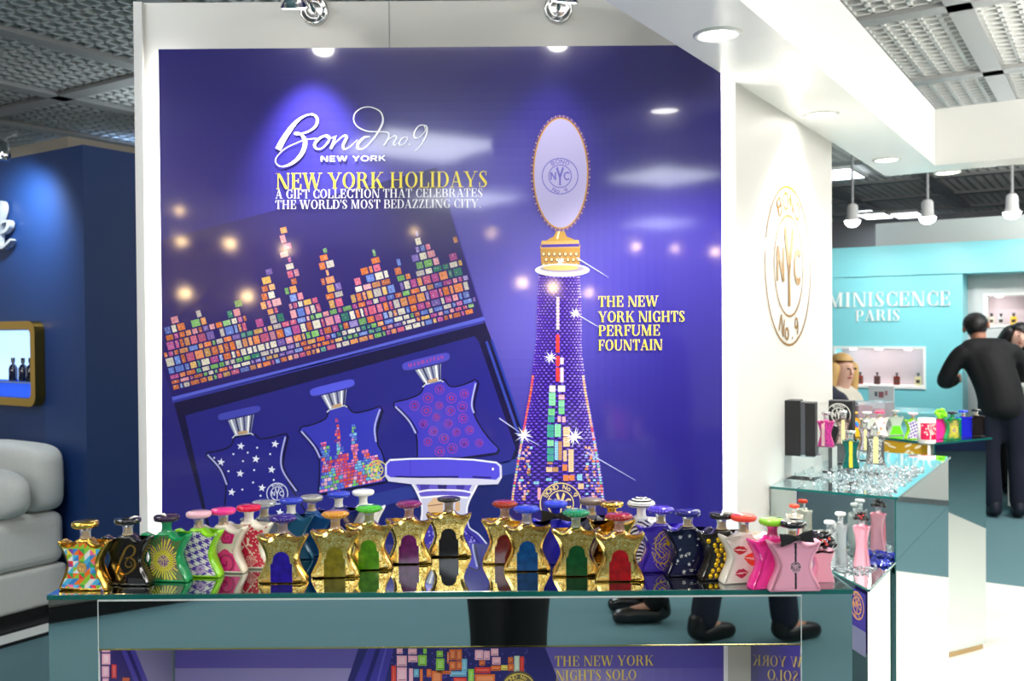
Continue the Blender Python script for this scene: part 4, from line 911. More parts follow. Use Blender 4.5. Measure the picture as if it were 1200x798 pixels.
def f_rose(x, z):
    for cx, cz, r in ((.012, .064, .013), (.008, .020, .021), (-.018, .044, .010), (.028, .040, .007)):
        c = rose(x, z, cx, cz, r)
        if c: return (240, 130, 170) if r < .011 and int((x + z) * 900) % 2 else c
    return (226, 214, 196) if z > .036 or x < -.012 else (236, 90, 150)
def f_floral(x, z):
    n = noise.noise(Vector((x * 150, z * 150, 3))); n2 = noise.noise(Vector((x * 260, z * 260, 9)))
    return (236, 214, 196) if (n > .28 or n2 > .42 or abs(x - .004 - .01 * math.sin(z * 90)) < .0012) else (202, 22, 62)
f_floral = seal((196, 40, 70), (236, 180, 170), .008, .016, .0095, f_floral)
def f_scribble(x, z):
    dx, dz = x - .002, z - .038; d = math.hypot(dx / .021, dz / .032); a = math.atan2(dz, dx)
    if d < 1.05 and (abs(math.sin(d * 9 + a * 2)) < .3 or abs(math.sin(dx * 420 + 3 * math.sin(dz * 200))) < .3 or (dx > .004 and dz > .008 and d < .8)): return (206, 168, 40)
    return (66, 44, 178)
_st = [(random.Random(i).uniform(-.034, .034), random.Random(i + 50).uniform(.006, .074), random.Random(i + 9).choice([.0012, .0032, .0034, .0016])) for i in range(26)]
def f_stars(x, z):
    for cx, cz, r in _st:
        dx, dz = x - cx, z - cz; d = math.hypot(dx, dz)
        if d < r * (.55 + .45 * math.cos(5 * math.atan2(dx, dz))): return (214, 214, 206)
    return (14, 13, 52)
_lp = [(-.012, .056, .0135, .0075, -.1, (190, 26, 34)), (.012, .040, .019, .0115, -.2, (236, 70, 30)), (-.010, .018, .012, .0085, .1, (176, 22, 60)), (.020, .064, .012, .007, .3, (220, 40, 40)), (.026, .014, .010, .007, .4, (230, 60, 40))]
def f_lips(x, z):
    for cx, cz, a, b, t, c in _lp:
        dx, dz = x - cx, z - cz; dx, dz = dx * math.cos(t) + dz * math.sin(t), dz * math.cos(t) - dx * math.sin(t)
        k = 1 - (abs(dx) / a) ** 1.6
        if k > 0 and abs(dz) < b * k * (1 - .25 * math.exp(-(dx / .0025) ** 2) * (dz > 0)):
            if abs(dz) < b * .1 * k + .0003: return (246, 228, 214)
            return c if int((x * 1500)) % 5 else mixc(c, (250, 220, 200), .35)
    return (236, 230, 216)
def f_tailored(x, z):
    if abs(x) < .0017: return (26, 20, 26)
    return (228, 160, 182)
f_tailored = seal((70, 58, 66), (214, 170, 184), 0, .040, .0092, f_tailored)
def f_blossom(x, z):
    for i in range(9):
        r = random.Random(i + 3); cx, cz = r.uniform(-.03, .03), r.uniform(.008, .072); d = math.hypot(x - cx, z - cz)
        if d < .0065 * (.7 + .3 * math.cos(5 * math.atan2(x - cx, z - cz))): return [(220, 50, 60), (240, 140, 40), (90, 120, 200)][i % 3] if d > .0018 else (250, 230, 160)
    return (236, 230, 220)
def f_zebra(x, z):
    return (24, 22, 26) if math.sin((z + .22 * abs(x) + .004 * math.sin(x * 120)) * 900 + 2 * math.sin(z * 60)) > .1 else (240, 238, 232)
def f_star_frame(x, z): return f_floral(x, z)
FOIL = art_mat('gold_foil', .24, metal=.9, bump=.25)
def f_foil(x, z):
    n = noise.noise(Vector((x * 520, z * 520, 4))) + .5 * noise.noise(Vector((x * 180, z * 180, 7)))
    return (255, 244, 180) if n > .26 else ((244, 210, 112) if n > -.16 else (188, 148, 56))
BG = 'perfume bottles on the mirrored front counter'
OFF = Vector((0, TH / 2, 0))
def put(px, py, rz=0.0, label='', group=BG, z=None, sx=1, sz=1, cat='perfume bottle'):
    z = CZ if z is None else z
    p = at_z(px, py, z); r = empty('perfume_bottle', (p.x, p.y + TH / 2, z), rz, label, cat, group); return r
def cmat(name, rgb, **k): return mat(name, rgb, k.get('rough', .1), coat=.55, spec=.35, trans=k.get('trans', 0), bump=k.get('bump', 0), bscale=160)
def dark_of(c): return c
gold_rim = mat('gilded_glass', (252, 216, 124), .14, 1.0, bump=.3, bscale=300)
# gilded bottles with coloured windows
for px, py, lb, wc, cc in ((330, 684, 'gold bottle with indigo window and dark violet cap, foremost on the left', (46, 20, 190), (44, 24, 120)),
                           (392, 677.5, 'gold bottle with olive yellow window and amber cap', (150, 140, 20), (206, 140, 30)),
                           (432, 668.5, 'gold bottle with lime green window and green cap', (96, 180, 10), (70, 180, 40)),
                           (479, 661.5, 'gold bottle with magenta window and plum cap', (120, 10, 110), (120, 20, 90)),
                           (526, 653, 'gold bottle with black window and flat black cap at the back', (10, 8, 12), (18, 14, 14)),
                           (592, 661.5, 'gold bottle with brick red window and rust cap, behind the blue windowed one', (130, 30, 16), (150, 40, 12)),
                           (618, 670, 'gold bottle with sky blue window and cobalt cap', (10, 88, 160), (26, 60, 200)),
                           (676, 676, 'gold bottle with emerald window and emerald cap', (6, 92, 36), (8, 130, 84)),
                           (727, 682, 'gold bottle with bright red window and ruby cap', (196, 14, 24), (150, 14, 24))):
    r = put(px, py, (R.random() - .5) * .06, lb); k = '%d_%d_%d' % wc
    bottle_parts(r, gold_rim, cmat('neck_' + k, mixc(cc, (250, 240, 225), .72), trans=.7), cmat('cap_' + k, cc), 'thin' if px == 526 else 'disc', cap2=None if px == 526 else cmat('stone_' + k, mixc(cc, (255, 255, 255), .04)), rim=.0038)
    print_plate('foil_front', f_foil, FOIL, r, d=.0066, step=.0013)
    window(r, mat('window_' + k, mixc(wc, (0, 0, 0), .3), .3, bump=.4, bscale=70, spec=.2, coat=.3, var=.9, vscale=75))  # glints in the coloured liquid are painted in as colour noise
# printed and painted bottles
def pb(px, py, rz, lb, body, neck, cap, fn, shape='disc', d=.0052, collar=None, cap2=None):
    r = put(px, py, rz, lb); bottle_parts(r, body, neck, cap, shape, collar=collar, cap2=cap2)
    if fn: print_plate('front_print', fn, PRINT, r, d=d)
    return r
pgold = mat('pale_gold', (240, 196, 92), .22, 1.0)
whiteneck = cmat('white_neck', (232, 232, 226))
pb(97, 692.5, -.1, 'gold edged bottle patched in bright triangles at the left end of the counter', pgold, clear, pgold, f_patch_s)
r = pb(147, 687, -.12, 'glossy black bottle with a gold script initial on its front', black_gloss, clear, black_gloss, None)
a = Art(); sc(a, 0, 0, 1, (236, 180, 70), (2.2, [(-14, -20, 2), (-9, -34, 3), (-2, -50, 4), (4, -61, 3), (12, -66, 2.5), (19, -61, 3.5), (17, -52, 3), (8, -45, 1.6), (2, -44, 1.2), (8, -46, 2), (17, -42, 3.4), (19, -32, 4), (10, -22, 3), (0, -18, 2), (-8, -20, 1.4)]), (2, [(8, -45, 1.5), (2, -36, 2), (6, -30, 2.6), (14, -33, 1.6), (10, -40, 1.2)]))
a.build('gold_script', gold_smooth, lambda x, y, h: Vector((x * .001, -TH / 2 - .0006, -y * .001 + .002)), body_of(r))
pb(193, 682.5, -.14, 'green edged bottle with a yellow sunburst print and near black cap', cmat('green_glass', (20, 150, 84)), cmat('green_neck', (30, 170, 110), trans=.4), cmat('plum_black', (40, 16, 50)), f_sun)
pb(231, 677, -.14, 'lime edged bottle with purple houndstooth print and pale pink cap', cmat('lime_glass', (140, 214, 30)), clear, cmat('blush_cap', (232, 180, 192)), f_hound)
pb(260, 672, -.14, 'cream edged bottle printed with magenta roses and hot pink cap', cmat('cream_glass', (232, 226, 208)), clear, cmat('hot_pink_cap', (240, 50, 140)), f_rose)
pb(290, 667, -.12, 'cream edged bottle with red blossom print and crimson cap', cmat('cream_glass', (232, 226, 208)), whiteneck, cmat('crimson_cap', (214, 22, 70)), f_floral)
pb(308, 660, -.1, 'clear glass bottle with clear cap behind the red blossom bottle', cmat('smoke_glass', (168, 176, 178), trans=.75), clear, cmat('clear_cap', (225, 230, 230), trans=.7), None)
pb(340, 656, 0, 'blue capped bottle with white neck hidden behind the indigo windowed bottle', cmat('teal_glass', (24, 92, 130), trans=.3), whiteneck, cmat('cobalt_cap', (34, 60, 190)), None)
pb(364, 652, 0, 'deep blue glass bottle with grey metal cap in the back row', cmat('sea_glass', (18, 84, 150), trans=.35), clear, mat('grey_cap', (170, 170, 164), .3, .6), None)
pb(396, 646, 0, 'blue capped bottle with white neck in the rear row, behind the amber capped one', cmat('ink_glass', (20, 30, 110), trans=.2), whiteneck, cmat('cobalt_cap', (34, 60, 190)), None)
pb(425, 643, 0, 'white bottle with white cap at the very back', cmat('white_glass', (236, 236, 232)), whiteneck, cmat('white_cap', (240, 240, 236)), None)
r = pb(652, 662, 0, 'royal blue bottle wearing a black bow tie behind the emerald one', cmat('royal_glass', (32, 36, 190)), cmat('royal_neck', (40, 50, 190)), cmat('royal_cap', (44, 66, 214)), None)
def bow(root, z, w, m, y=-.012, tilt=0., name='bow_tie'):
    b = MB(); c, s = math.cos(tilt), math.sin(tilt)
    for sg in (-1, 1):
        P = [(0, -.0028), (w * .45, -.0075), (w, -.0105), (w * .94, 0), (w, .0105), (w * .45, .0075), (0, .0028)]; n = len(P)
        vs = [(sg * x * c - zz * s, y - t, z + zz * c + sg * x * s) for t in (0, .005) for x, zz in P]
        b.add(vs, [tuple(range(n)), tuple(range(2 * n - 1, n - 1, -1))] + [((i + 1) % n, i, n + i, n + (i + 1) % n) for i in range(n)])
    b.ball((0, y - .004, z), .005, .005, .0045); return b.build(name, m, root, bevel=.001)
bow(r, .088, .027, black_matte)
pb(694, 658, 0, 'clear bottle with taupe cap behind the emerald one', cmat('smoke_glass', (168, 176, 178), trans=.75), clear, mat('taupe_cap', (110, 94, 84), .4), None)
pb(718, 662, 0, 'all gold bottle with polished gold cap behind the bright red one', gold_smooth, pgold, gold_smooth, None, collar=0)
pb(753, 661, .05, 'zebra striped bottle with a striped domed cap', cmat('white_glass', (236, 236, 232)), whiteneck, cmat('white_cap', (240, 240, 236)), f_zebra, shape='dome')
r = [o for o in COL.objects if o.get('label', '').startswith('zebra')][0]
m = MB(); z0 = .1015
for k, (ra, rb, za, zb) in enumerate(((.0256, .0254, .0022, .004), (.0246, .0232, .0062, .0088), (.0206, .0178, .0106, .0124), (.014, .0108, .0142, .0156), (.0066, .003, .0166, .0176))): m.lathe([(ra, z0 + za), (rb, z0 + zb)], 30)
m.build('cap_stripes', black_gloss, [c for c in r.children if c.name.startswith('cap')][0])
pb(776, 671, .14, 'purple bottle with gold scribbled print and violet cap', cmat('purple_glass', (62, 40, 176)), clear, cmat('violet_cap', (70, 50, 190)), f_scribble, cap2=cmat('violet_stone', (110, 90, 220)))
pb(808, 676, .16, 'midnight blue bottle scattered with pale stars', cmat('midnight_glass', (12, 12, 46)), clear, cmat('navy_cap', (20, 24, 116)), f_stars)
r = pb(848, 680, .2, 'clear bottle filled with gold beads under a black cap', cmat('bead_glass', (40, 36, 30), rough=.05), clear, black_gloss, None)
m = MB(); rr = random.Random(4); w = spans(d=.009)
for j in range(8):
    z = .009 + j * .0083
    for a, b in w(z):
        n = max(1, int((b - a) / .0098))
        for i in range(n): m.ball((a + (b - a) * (i + .5) / n + rr.uniform(-.0012, .0012), -TH / 2 + .0012, z + rr.uniform(-.001, .001)), .0047, .0036, .0047, 8, 6)
m.build('gold_beads', mat('bead_gold', (240, 196, 40), .25, .8), body_of(r))
pb(874, 684, .2, 'white bottle printed with red lipstick kisses and coral cap', cmat('cream_white', (236, 230, 216)), clear, cmat('coral_cap', (236, 66, 44)), f_lips)
pb(908, 690.5, .22, 'hot pink bottle with lime green cap', cmat('hot_pink_glass', (246, 50, 150)), cmat('pink_neck', (240, 90, 160), trans=.5), cmat('lime_cap', (140, 206, 40)), None)
r = pb(932, 694, .05, 'pale pink leather wrapped bottle with black stripe, foremost on the right', mat('pink_leather', (226, 158, 180), .45, bump=.1, bscale=500), clear, black_gloss, f_tailored)
bow(r, .0875, .027, black_matte, y=-.016, tilt=.12, name='black_ribbon')
m = MB()
ww = inset(outline(), .0064)
for i in range(0, len(ww)):
    a, b = ww[i], ww[(i + 1) % len(ww)]; L = math.hypot(b[0] - a[0], b[1] - a[1]); k = max(1, int(L / .0024))
    for j in range(k):
        t = (j + .2) / k; t2 = (j + .7) / k
        m.tube([(a[0] + (b[0] - a[0]) * t, -TH / 2 - .0005, a[1] + (b[1] - a[1]) * t), (a[0] + (b[0] - a[0]) * t2, -TH / 2 - .0005, a[1] + (b[1] - a[1]) * t2)], .00028, 4)
m.build('stitching', mat('stitch', (150, 80, 110), .7), body_of(r))
# slim bottles: tall waisted pocket sprays
def slim(r, body, sx=.5, sz=1.3, th=.03, cap=chrome, neck=clear, fn=None, cap_shape='disc', rim=.0026):
    vs, fs, sm = body_mesh(sx, sz, th, rim); me = MB(); me.v = vs; me.f = fs; me.sm = sm; me.build('body', body, r)
    z0 = .083 * sz; m = MB(); m.lathe([(.009, z0 - .004), (.0075, z0 + .004), (.009, z0 + .018)], 14); m.build('neck', neck, r)
    m = MB(); m.lathe([(.0001, z0 + .017), (.011, z0 + .017), (.0155, z0 + .019), (.016, z0 + .025), (.013, z0 + .028), (.0001, z0 + .029)], 20); m.build('cap', cap, r)
    if fn: print_plate('front_print', fn, PRINT, r, sx, sz, d=.004, step=.002, th=th)
def jewel(r, z, nm='jewel_bow'):
    m = MB(); rr = random.Random(2)
    for i in range(9):
        a = 2 * PI * i / 9; m.ball((.013 * math.cos(a), -.008 + .006 * math.sin(a * 2), z + .008 * math.sin(a)), .0062, n=8, m=6)
    for s in (-1, 1): m.ball((s * .017, -.006, z - .008), .008, .004, .006, 8, 6)
    m.build(nm, black_gloss, r); m = MB()
    for x, zz in ((0, 0), (.007, .004), (-.006, .003), (.003, -.005)): m.ball((x, -.016, z + zz), .003, n=6, m=4)
    m.build('jewel_stones', mat('jewel', (214, 60, 60), .1, .3, coat=1), r)
pinks = cmat('pale_pink_glass', (240, 170, 186), rough=.2)
r = put(966, 683, 0, 'slim pale pink bottle with black jewelled top beside the leather wrapped one'); slim(r, pinks, .42, .66, .024, black_gloss, rim=.0009); jewel(r, .069)
# ================================================================== stepped mirror stand beside the angled wall
DZ = .51; ZU = CAMH - DZ
P1 = at_z(893, 571, ZU); P2 = at_z(1050, 582, ZU); P3 = at_z(1094, 547, ZU)
u2, v2 = P2.dot(U), P2.dot(V); vw1 = vw + .004
LEN = 1.02
ZL = .845
Kp = at_z(1020, 691, ZL); uk = Kp.dot(U)
st = empty('mirror_stand', (0, 0, 0), 0, 'stepped mirrored stand against the white angled wall', 'display stand')
g = grid(u2, 0)
def gp_(name, m, *bx, gg=None):
    b = MB()
    for q in bx: b.box(*q, (gg or g))
    return b.build(name, m, st)
gp_('upper_tier', mirror, (vw1, v2 - .002, 0, LEN, ZL, ZU - .008))
gp_('upper_top', mat('aqua_mirror', (200, 226, 228), .03, 1.0), (vw1, v2 + .004, -.004, LEN, ZU - .008, ZU))
gp_('upper_edge', glass_edge, (vw1, v2 + .006, -.008, -.004, ZU - .008, ZU - .0004), (v2 + .004, v2 + .007, -.008, LEN, ZU - .008, ZU - .0004))
gp_('upper_edge_post', glass_edge, (v2 - .003, v2 + .0005, -.003, .003, 0, ZU - .008))
gp_('lower_body', mirror, (vw1, v2 - .002, .004, LEN, 0, ZL - .001))
lo = at_z(958, 660, ZL); ul, vl = lo.dot(U), lo.dot(V)
b = MB(); vk = Kp.dot(V); vk = v2 - .002
poly = [uv(u2, vw1), uv(ul - .12, vw1), uv(ul, vl), uv(uk, vk), uv(u2, vk)]
b.prism([(p.x, p.y) for p in poly], ZL - .008, ZL); b.build('lower_shelf', mirror, st)
b = MB(); b.prism([(p.x, p.y) for p in [uv(u2, vw1), uv(ul - .11, vw1), uv(ul + .008, vl), uv(uk + .012, vk - .006), uv(u2, vk - .006)]], 0, ZL - .008); b.build('lower_front', mirror, st)
b = MB(); a_, c_ = uv(ul, vl), uv(uk, vk); d_ = uv(u2, vk)
for s_, e_ in ((a_, c_), (c_, d_)):
    b.tube([tuple(s_ + Z * (ZL - .003)), tuple(e_ + Z * (ZL - .003))], .0035, 6)
b.build('lower_edge', glass_edge, st)
# flat purple panel with a monogram under the lower shelf front
a = Art(); a.rect(-1, -1, 1, 1, (60, 46, 140), 0); emblem(a, lambda x, y: (x * .8, y * .45 + .5), (226, 160, 70), 1, lw=.09); a.rect(-1, -1, 1, -.2, (120, 120, 150), 1)
a0 = uv(uk + .0, vk); a1 = uv(ul, vl); dd = (a1 - a0); nn = Vector((-abs(dd.y), -abs(dd.x) * .2, 0)).normalized()
mid = a0 + dd * .14
so2 = a.build('small_panel', PRINT, lambda x, y, h: mid + dd.normalized() * (-x * .045 + .01) + Z * (ZL - .1 + y * .085) + nn * (.006 + h)); tag(so2, 'small purple panel with gold round monogram under the lower mirror shelf', 'sign')
SG = 'slim bottles on the mirrored stand'
def puts(px, py, z, lb, group=SG, nm='slim_bottle', rz=0): p = at_z(px, py, z); return empty(nm, p, rz, lb, 'perfume bottle', group)
# acrylic blocks that carry the sprays on the upper shelf
def block(px, pyb, w, h, lb, d=None):
    p = at_z(px, pyb, ZU); r = MB(); d = d or w; r.box(-w / 2, w / 2, -d / 2, d / 2, 0, h); o = r.build('acrylic_block', acrylic, None, p, rz=ANG, bevel=.002); tag(o, lb, 'display block', 'acrylic display blocks'); return p, h
def on_block(px, pyb, w, pyt, lb_b, lb):
    p = at_z(px, pyb, ZU); zt = at_y(px, pyt, p.y).z; block(px, pyb, w, zt - ZU, lb_b)
    return empty('slim_bottle', (p.x, p.y, zt), ANG + .25, lb, 'perfume bottle', SG)
def speck(c1, c2, s=420, th=.1):
    return lambda x, z: (c1 if noise.noise(Vector((x * s * 2, z * s, 1))) > th else c2) if abs(x) > .01 else (214, 206, 150)
def fstripe(c1, c2, c3): return lambda x, z: c3 if abs(x) < .009 else (c1 if int(x * 260 + z * 40) % 2 else c2)
r = on_block(968, 553, .062, 523, 'clear acrylic block under the magenta speckled spray', 'slim spray in magenta speckled sleeve, nearest the black boxes'); slim(r, mat('sleeve_magenta', (190, 60, 130), .4, bump=.8, bscale=200), .66, 1.12, .05, chrome, clear, lambda x, z: (236, 190, 190) if abs(x + .014) < .008 else ((214, 60, 150) if noise.noise(Vector((x * 700, z * 700, 2))) > -.1 else (130, 40, 100)))
r = on_block(988, 543, .06, 520, 'clear acrylic block under the bronze speckled spray', 'slim spray in dark bronze speckled sleeve'); slim(r, mat('sleeve_bronze', (80, 60, 56), .4, bump=.8, bscale=200), .62, 1.15, .05, chrome, clear, speck((60, 44, 50), (170, 150, 140)))
r = on_block(997, 566, .058, 548, 'clear acrylic block under the teal striped spray', 'slim spray in teal and yellow striped sleeve, foremost'); slim(r, mat('sleeve_teal', (20, 90, 84), .35, bump=.8, bscale=200), .62, 1.12, .05, chrome, clear, fstripe((16, 120, 110), (20, 50, 50), (220, 200, 60)))
r = on_block(1026, 556, .062, 543, 'clear acrylic block under the black and white spray', 'slim spray in black and white flecked sleeve with pale window'); slim(r, mat('sleeve_fleck', (120, 120, 120), .4, bump=.8, bscale=200), .72, 1.2, .05, chrome, clear, lambda x, z: (226, 222, 160) if abs(x) < .012 else ((30, 28, 34) if noise.noise(Vector((x * 420, z * 420, 2))) > 0 else (226, 226, 222)))
r = on_block(1014, 540, .05, 528, 'clear acrylic block at the rear of the upper shelf', 'slim smoky spray behind the black and white one'); slim(r, mat('sleeve_smoke', (110, 100, 110), .35), .55, 1.05, .045, chrome, clear, speck((90, 80, 90), (190, 180, 186)))
# black presentation boxes on an acrylic block
p, h = block(938, 560, .12, .078, 'large clear acrylic block under the black presentation boxes', .1)
r = empty('presentation_box', (p.x, p.y, ZU + h), ANG + .15, 'upright black presentation box standing open on an acrylic block', 'gift box')
m = MB(); m.box(-.062, .005, -.035, .035, 0, .185); m.build('box_body', black_matte, r, bevel=.002)
m = MB(); m.box(.005, .02, -.03, .03, .004, .18); m.build('silver_lining', mat('grey_silk', (90, 92, 98), .3, .4), r)
m = MB(); m.box(.02, .052, -.035, .035, 0, .178); m.build('lid', black_matte, r, bevel=.002)
p = at_z(966, 541, ZU) + U * .12; m = MB(); m.box(-.075, .08, -.025, .025, 0, .225); bb = m.build('black_box', black_matte, None, (p.x, p.y, ZU), rz=ANG, bevel=.003); tag(bb, 'wide black box behind the magenta speckled spray', 'gift box')
a = Art(); emblem(a, lambda x, y: (x, y), (206, 206, 200), 0, lw=.07)
a.build('silver_seal', PRINT, lambda x, y, h: Vector((.03 + x * .045, -.0262, .17 + y * .045)), bb)
# loose crystals
def crystals(name, n, region, z, m, lb, s0=.003, s1=.008, seed=1):
    rr = random.Random(seed); b = MB()
    for _ in range(n):
        p = region(rr); s = rr.uniform(s0, s1); a = rr.uniform(0, 6)
        vs = [(p.x + s * math.cos(a + i * PI / 2.5), p.y + s * math.sin(a + i * PI / 2.5), z + s * .8) for i in range(5)] + [(p.x, p.y, z), (p.x, p.y, z + s * 1.5)]
        b.add(vs, [(i, (i + 1) % 5, 6) for i in range(5)] + [((i + 1) % 5, i, 5) for i in range(5)])
    o = b.build(name, m); tag(o, lb, 'crystals', kind='stuff'); return o
cry = mat('crystal', (226, 234, 238), .03, trans=.85, ior=1.5)
crystals('clear_crystals', 520, lambda rr: uv(u2 + rr.uniform(.03, .62), v2 - .02 - abs(rr.gauss(0, .13))), ZU, cry, 'clear crystals scattered over the upper mirror shelf')
crystals('clear_crystals', 230, lambda rr: uv(u2 - rr.uniform(.02, .2), v2 - rr.uniform(.03, .26)), ZL, cry, 'clear crystals scattered over the lower mirror shelf', seed=2)
crystals('blue_crystals', 150, lambda rr: uv(u2 - rr.uniform(.01, .09), v2 - rr.uniform(.01, .1)), ZL, mat('blue_crystal', (30, 46, 160), .05, coat=1), 'dark blue crystals at the outer corner of the lower mirror shelf', seed=3)
# bottles on the lower shelf
r = puts(1010, 664, ZL, 'slim pale pink bottle with black jewelled bow on the lower mirror shelf', rz=ANG); slim(r, pinks, .52, 1.5, .034, black_gloss); jewel(r, .15)
r = puts(985, 662, ZL, 'tall clear glass spray left of the slim pink bottle on the lower shelf', rz=ANG); slim(r, mat('pale_glass', (222, 228, 228), .05, trans=.6, ior=1.2), .46, 1.55, .034, mat('clear_cap2', (236, 238, 236), .1, trans=.4), clear)
r = puts(972, 664, ZL, 'shorter clear glass spray beside the pink leather bottle', rz=ANG); slim(r, mat('pale_glass', (222, 228, 228), .05, trans=.6, ior=1.2), .46, 1.3, .034, mat('clear_cap2', (236, 238, 236), .1, trans=.4), clear)
r = puts(931, 648, ZL, 'slim white bottle with red lips print and coral cap on the lower shelf', rz=ANG * .4); slim(r, cmat('cream_white', (236, 230, 216)), .6, 1.5, .035, cmat('coral_cap', (236, 66, 44)), clear, lambda x, z: (226, 50, 40) if math.hypot((x - .012) / .022, (z - .03) / .012) < 1 or math.hypot((x - .02) / .014, (z - .05) / .008) < 1 else (238, 232, 222))
# ------------------------------------------------------------------ second mirrored stand with the coloured bottles
ZR = 1.02
c0 = at_z(1091.5, 519, ZR); c1 = at_z(1159, 512.5, ZR); 
dr = (c1 - c0).normalized(); dl_ = Vector((-dr.y, dr.x, 0)); dl_ = Vector((-.47, .883, 0)); dr = Vector((.883, .47, 0)); WR = .42; DR = 1.15
s2 = empty('mirror_stand', c0 * 1.0 - Z * ZR, 0, 'mirrored stand in the back with a gold leaf print, in front of the man', 'display stand')
def pr(name, m, poly, z0, z1): b = MB(); b.prism([((c0 + p - c0).x, (p).y) for p in poly], z0, z1); return b.build(name, m, s2)
o_ = lambda a, b: dr * a + dl_ * b
colA = .055
pr('stand_top', topm, [o_(0, 0), o_(WR, 0), o_(WR, DR), o_(0, DR)], ZR - .01, ZR)
pr('top_edge', glass_edge, [o_(-.003, -.003), o_(WR + .003, -.003), o_(WR + .003, DR), o_(-.003, DR)], ZR - .0095, ZR - .001)
pr('column', mirror, [o_(.04, .02), o_(WR - .012, .02), o_(WR - .012, .5), o_(.04, .5)], .04, ZR - .01)
pr('column_foot', mat('wood_foot', (190, 160, 110), .5), [o_(.055, .03), o_(WR - .02, .03), o_(WR - .02, .48), o_(.055, .48)], .012, .04)
pr('back_column', mirror, [o_(.045, .62), o_(WR - .01, .62), o_(WR - .01, DR - .02), o_(.045, DR - .02)], .012, ZR - .01)
pr('edge_line', glass_edge, [o_(.043, .018), o_(.047, .018), o_(.047, .022), o_(.043, .022)], .04, ZR - .01)
a = Art(); a.rect(0, 0, 1, 1, (190, 150, 30), 0); rr = random.Random(8)
for i in range(58):
    x, y, t = rr.uniform(.02, .98), rr.uniform(.08, .92), rr.uniform(0, 3.1); L, w_ = .028, .035
    a.poly([(x + L * math.cos(q) * math.cos(t) - .3 * w_ * math.sin(q) * math.sin(t), y + (L * math.cos(q) * math.sin(t) * 4 + w_ * math.sin(q) * math.cos(t))) for q in [2 * PI * k / 10 for k in range(10)]], (232, 222, 196), 1)
a.rect(.32, 0, .324, 1, (60, 50, 30), 2)
lf = a.build('leaf_print', art_mat('leaf_print_paper', .35), lambda x, y, h: o_(-.001 - h, .02 + x * .95) + Z * (ZR - .012 - .125 * (1 - y)), s2)
pr('print_backing', white_gloss, [o_(.0, .02), o_(.02, .02), o_(.02, .97), o_(.0, .97)], ZR - .137, ZR - .0105)
G2 = 'perfume bottles on the back mirrored stand'
def put2(px, py, lb, rz=.35, nm='perfume_bottle', cat='perfume bottle', grp=G2): p = at_z(px, py, ZR); return empty(nm, p, rz, lb, cat, grp)
r = put2(1116, 514.5, 'green edged sunburst bottle on the back stand', .2); bottle_parts(r, cmat('green_glass', (20, 150, 84)), cmat('green_neck', (30, 170, 110), trans=.4), cmat('plum_black', (40, 16, 50)), sz=1.2); print_plate('front_print', f_sun, PRINT, r, 1, 1.2, step=.002)
r = put2(1129, 512.6, 'cobalt blue bottle behind the sunburst one on the back stand', .3); bottle_parts(r, cmat('royal_glass', (32, 36, 190)), clear, cmat('royal_cap', (44, 66, 214)), sz=1.2)
r = put2(1144, 511, 'smoky black bottle at the right end of the back stand', .3); bottle_parts(r, cmat('smoky_black', (30, 24, 22)), clear, black_gloss, sz=1.2)
r = put2(1101, 514.2, 'hot pink bottle with leaf green flower on the back stand', .25); bottle_parts(r, cmat('hot_pink_glass', (246, 50, 150)), clear, cmat('hot_pink_cap', (240, 50, 140)), sz=1.12)
m = MB(); rr = random.Random(3)
for i in range(11): a_ = 2 * PI * i / 11; m.ball((.021 * math.cos(a_), -.01 + .008 * math.sin(a_ * 3), .118 + .017 * math.sin(a_)), .011, .008, .01, 8, 6)
m.ball((0, -.014, .118), .012, n=8, m=6); m.build('fabric_flower', mat('leaf_green', (120, 214, 20), .6), r)
r = put2(1070, 514.5, 'lime edged houndstooth bottle on the back stand', .1); bottle_parts(r, cmat('lime_glass', (140, 214, 30)), clear, cmat('blush_cap', (232, 180, 192)), sz=1.15); print_plate('front_print', f_hound, PRINT, r, 1, 1.15, step=.002)
r = put2(1086, 519, 'round white candle jar with pink branch print on the back stand', 0, 'candle_jar', 'candle')
m = MB(); m.lathe([(.036, 0), (.038, .004), (.038, .108), (.035, .112), (.0001, .112)], 28); m.build('jar', white_gloss, r)
a = Art(); [a.rect(-1 + i / 8, 0, -1 + (i + 1) / 8, 1, (214, 30, 84), 0) for i in range(16)]
for s_, x0 in ((1, .1), (-1, .05), (1, -.25)): a.stroke(crom([(x0 * .2, .02), (x0 * .2 + s_ * .05, .4), (x0 + s_ * .35, .9)], 6), (240, 214, 206), 1, .06)
for i in range(34): a.ell(rr.uniform(-.8, .8), rr.uniform(.3, .95), .09, .06, (240, 214, 206), 1, 8)
a.build('branch_print', PRINT, lambda x, y, h: Vector((.0394 * math.sin(x * 1.1), -.0394 * math.cos(x * 1.1), .018 + y * .075)) * (1 + h * 2), r)
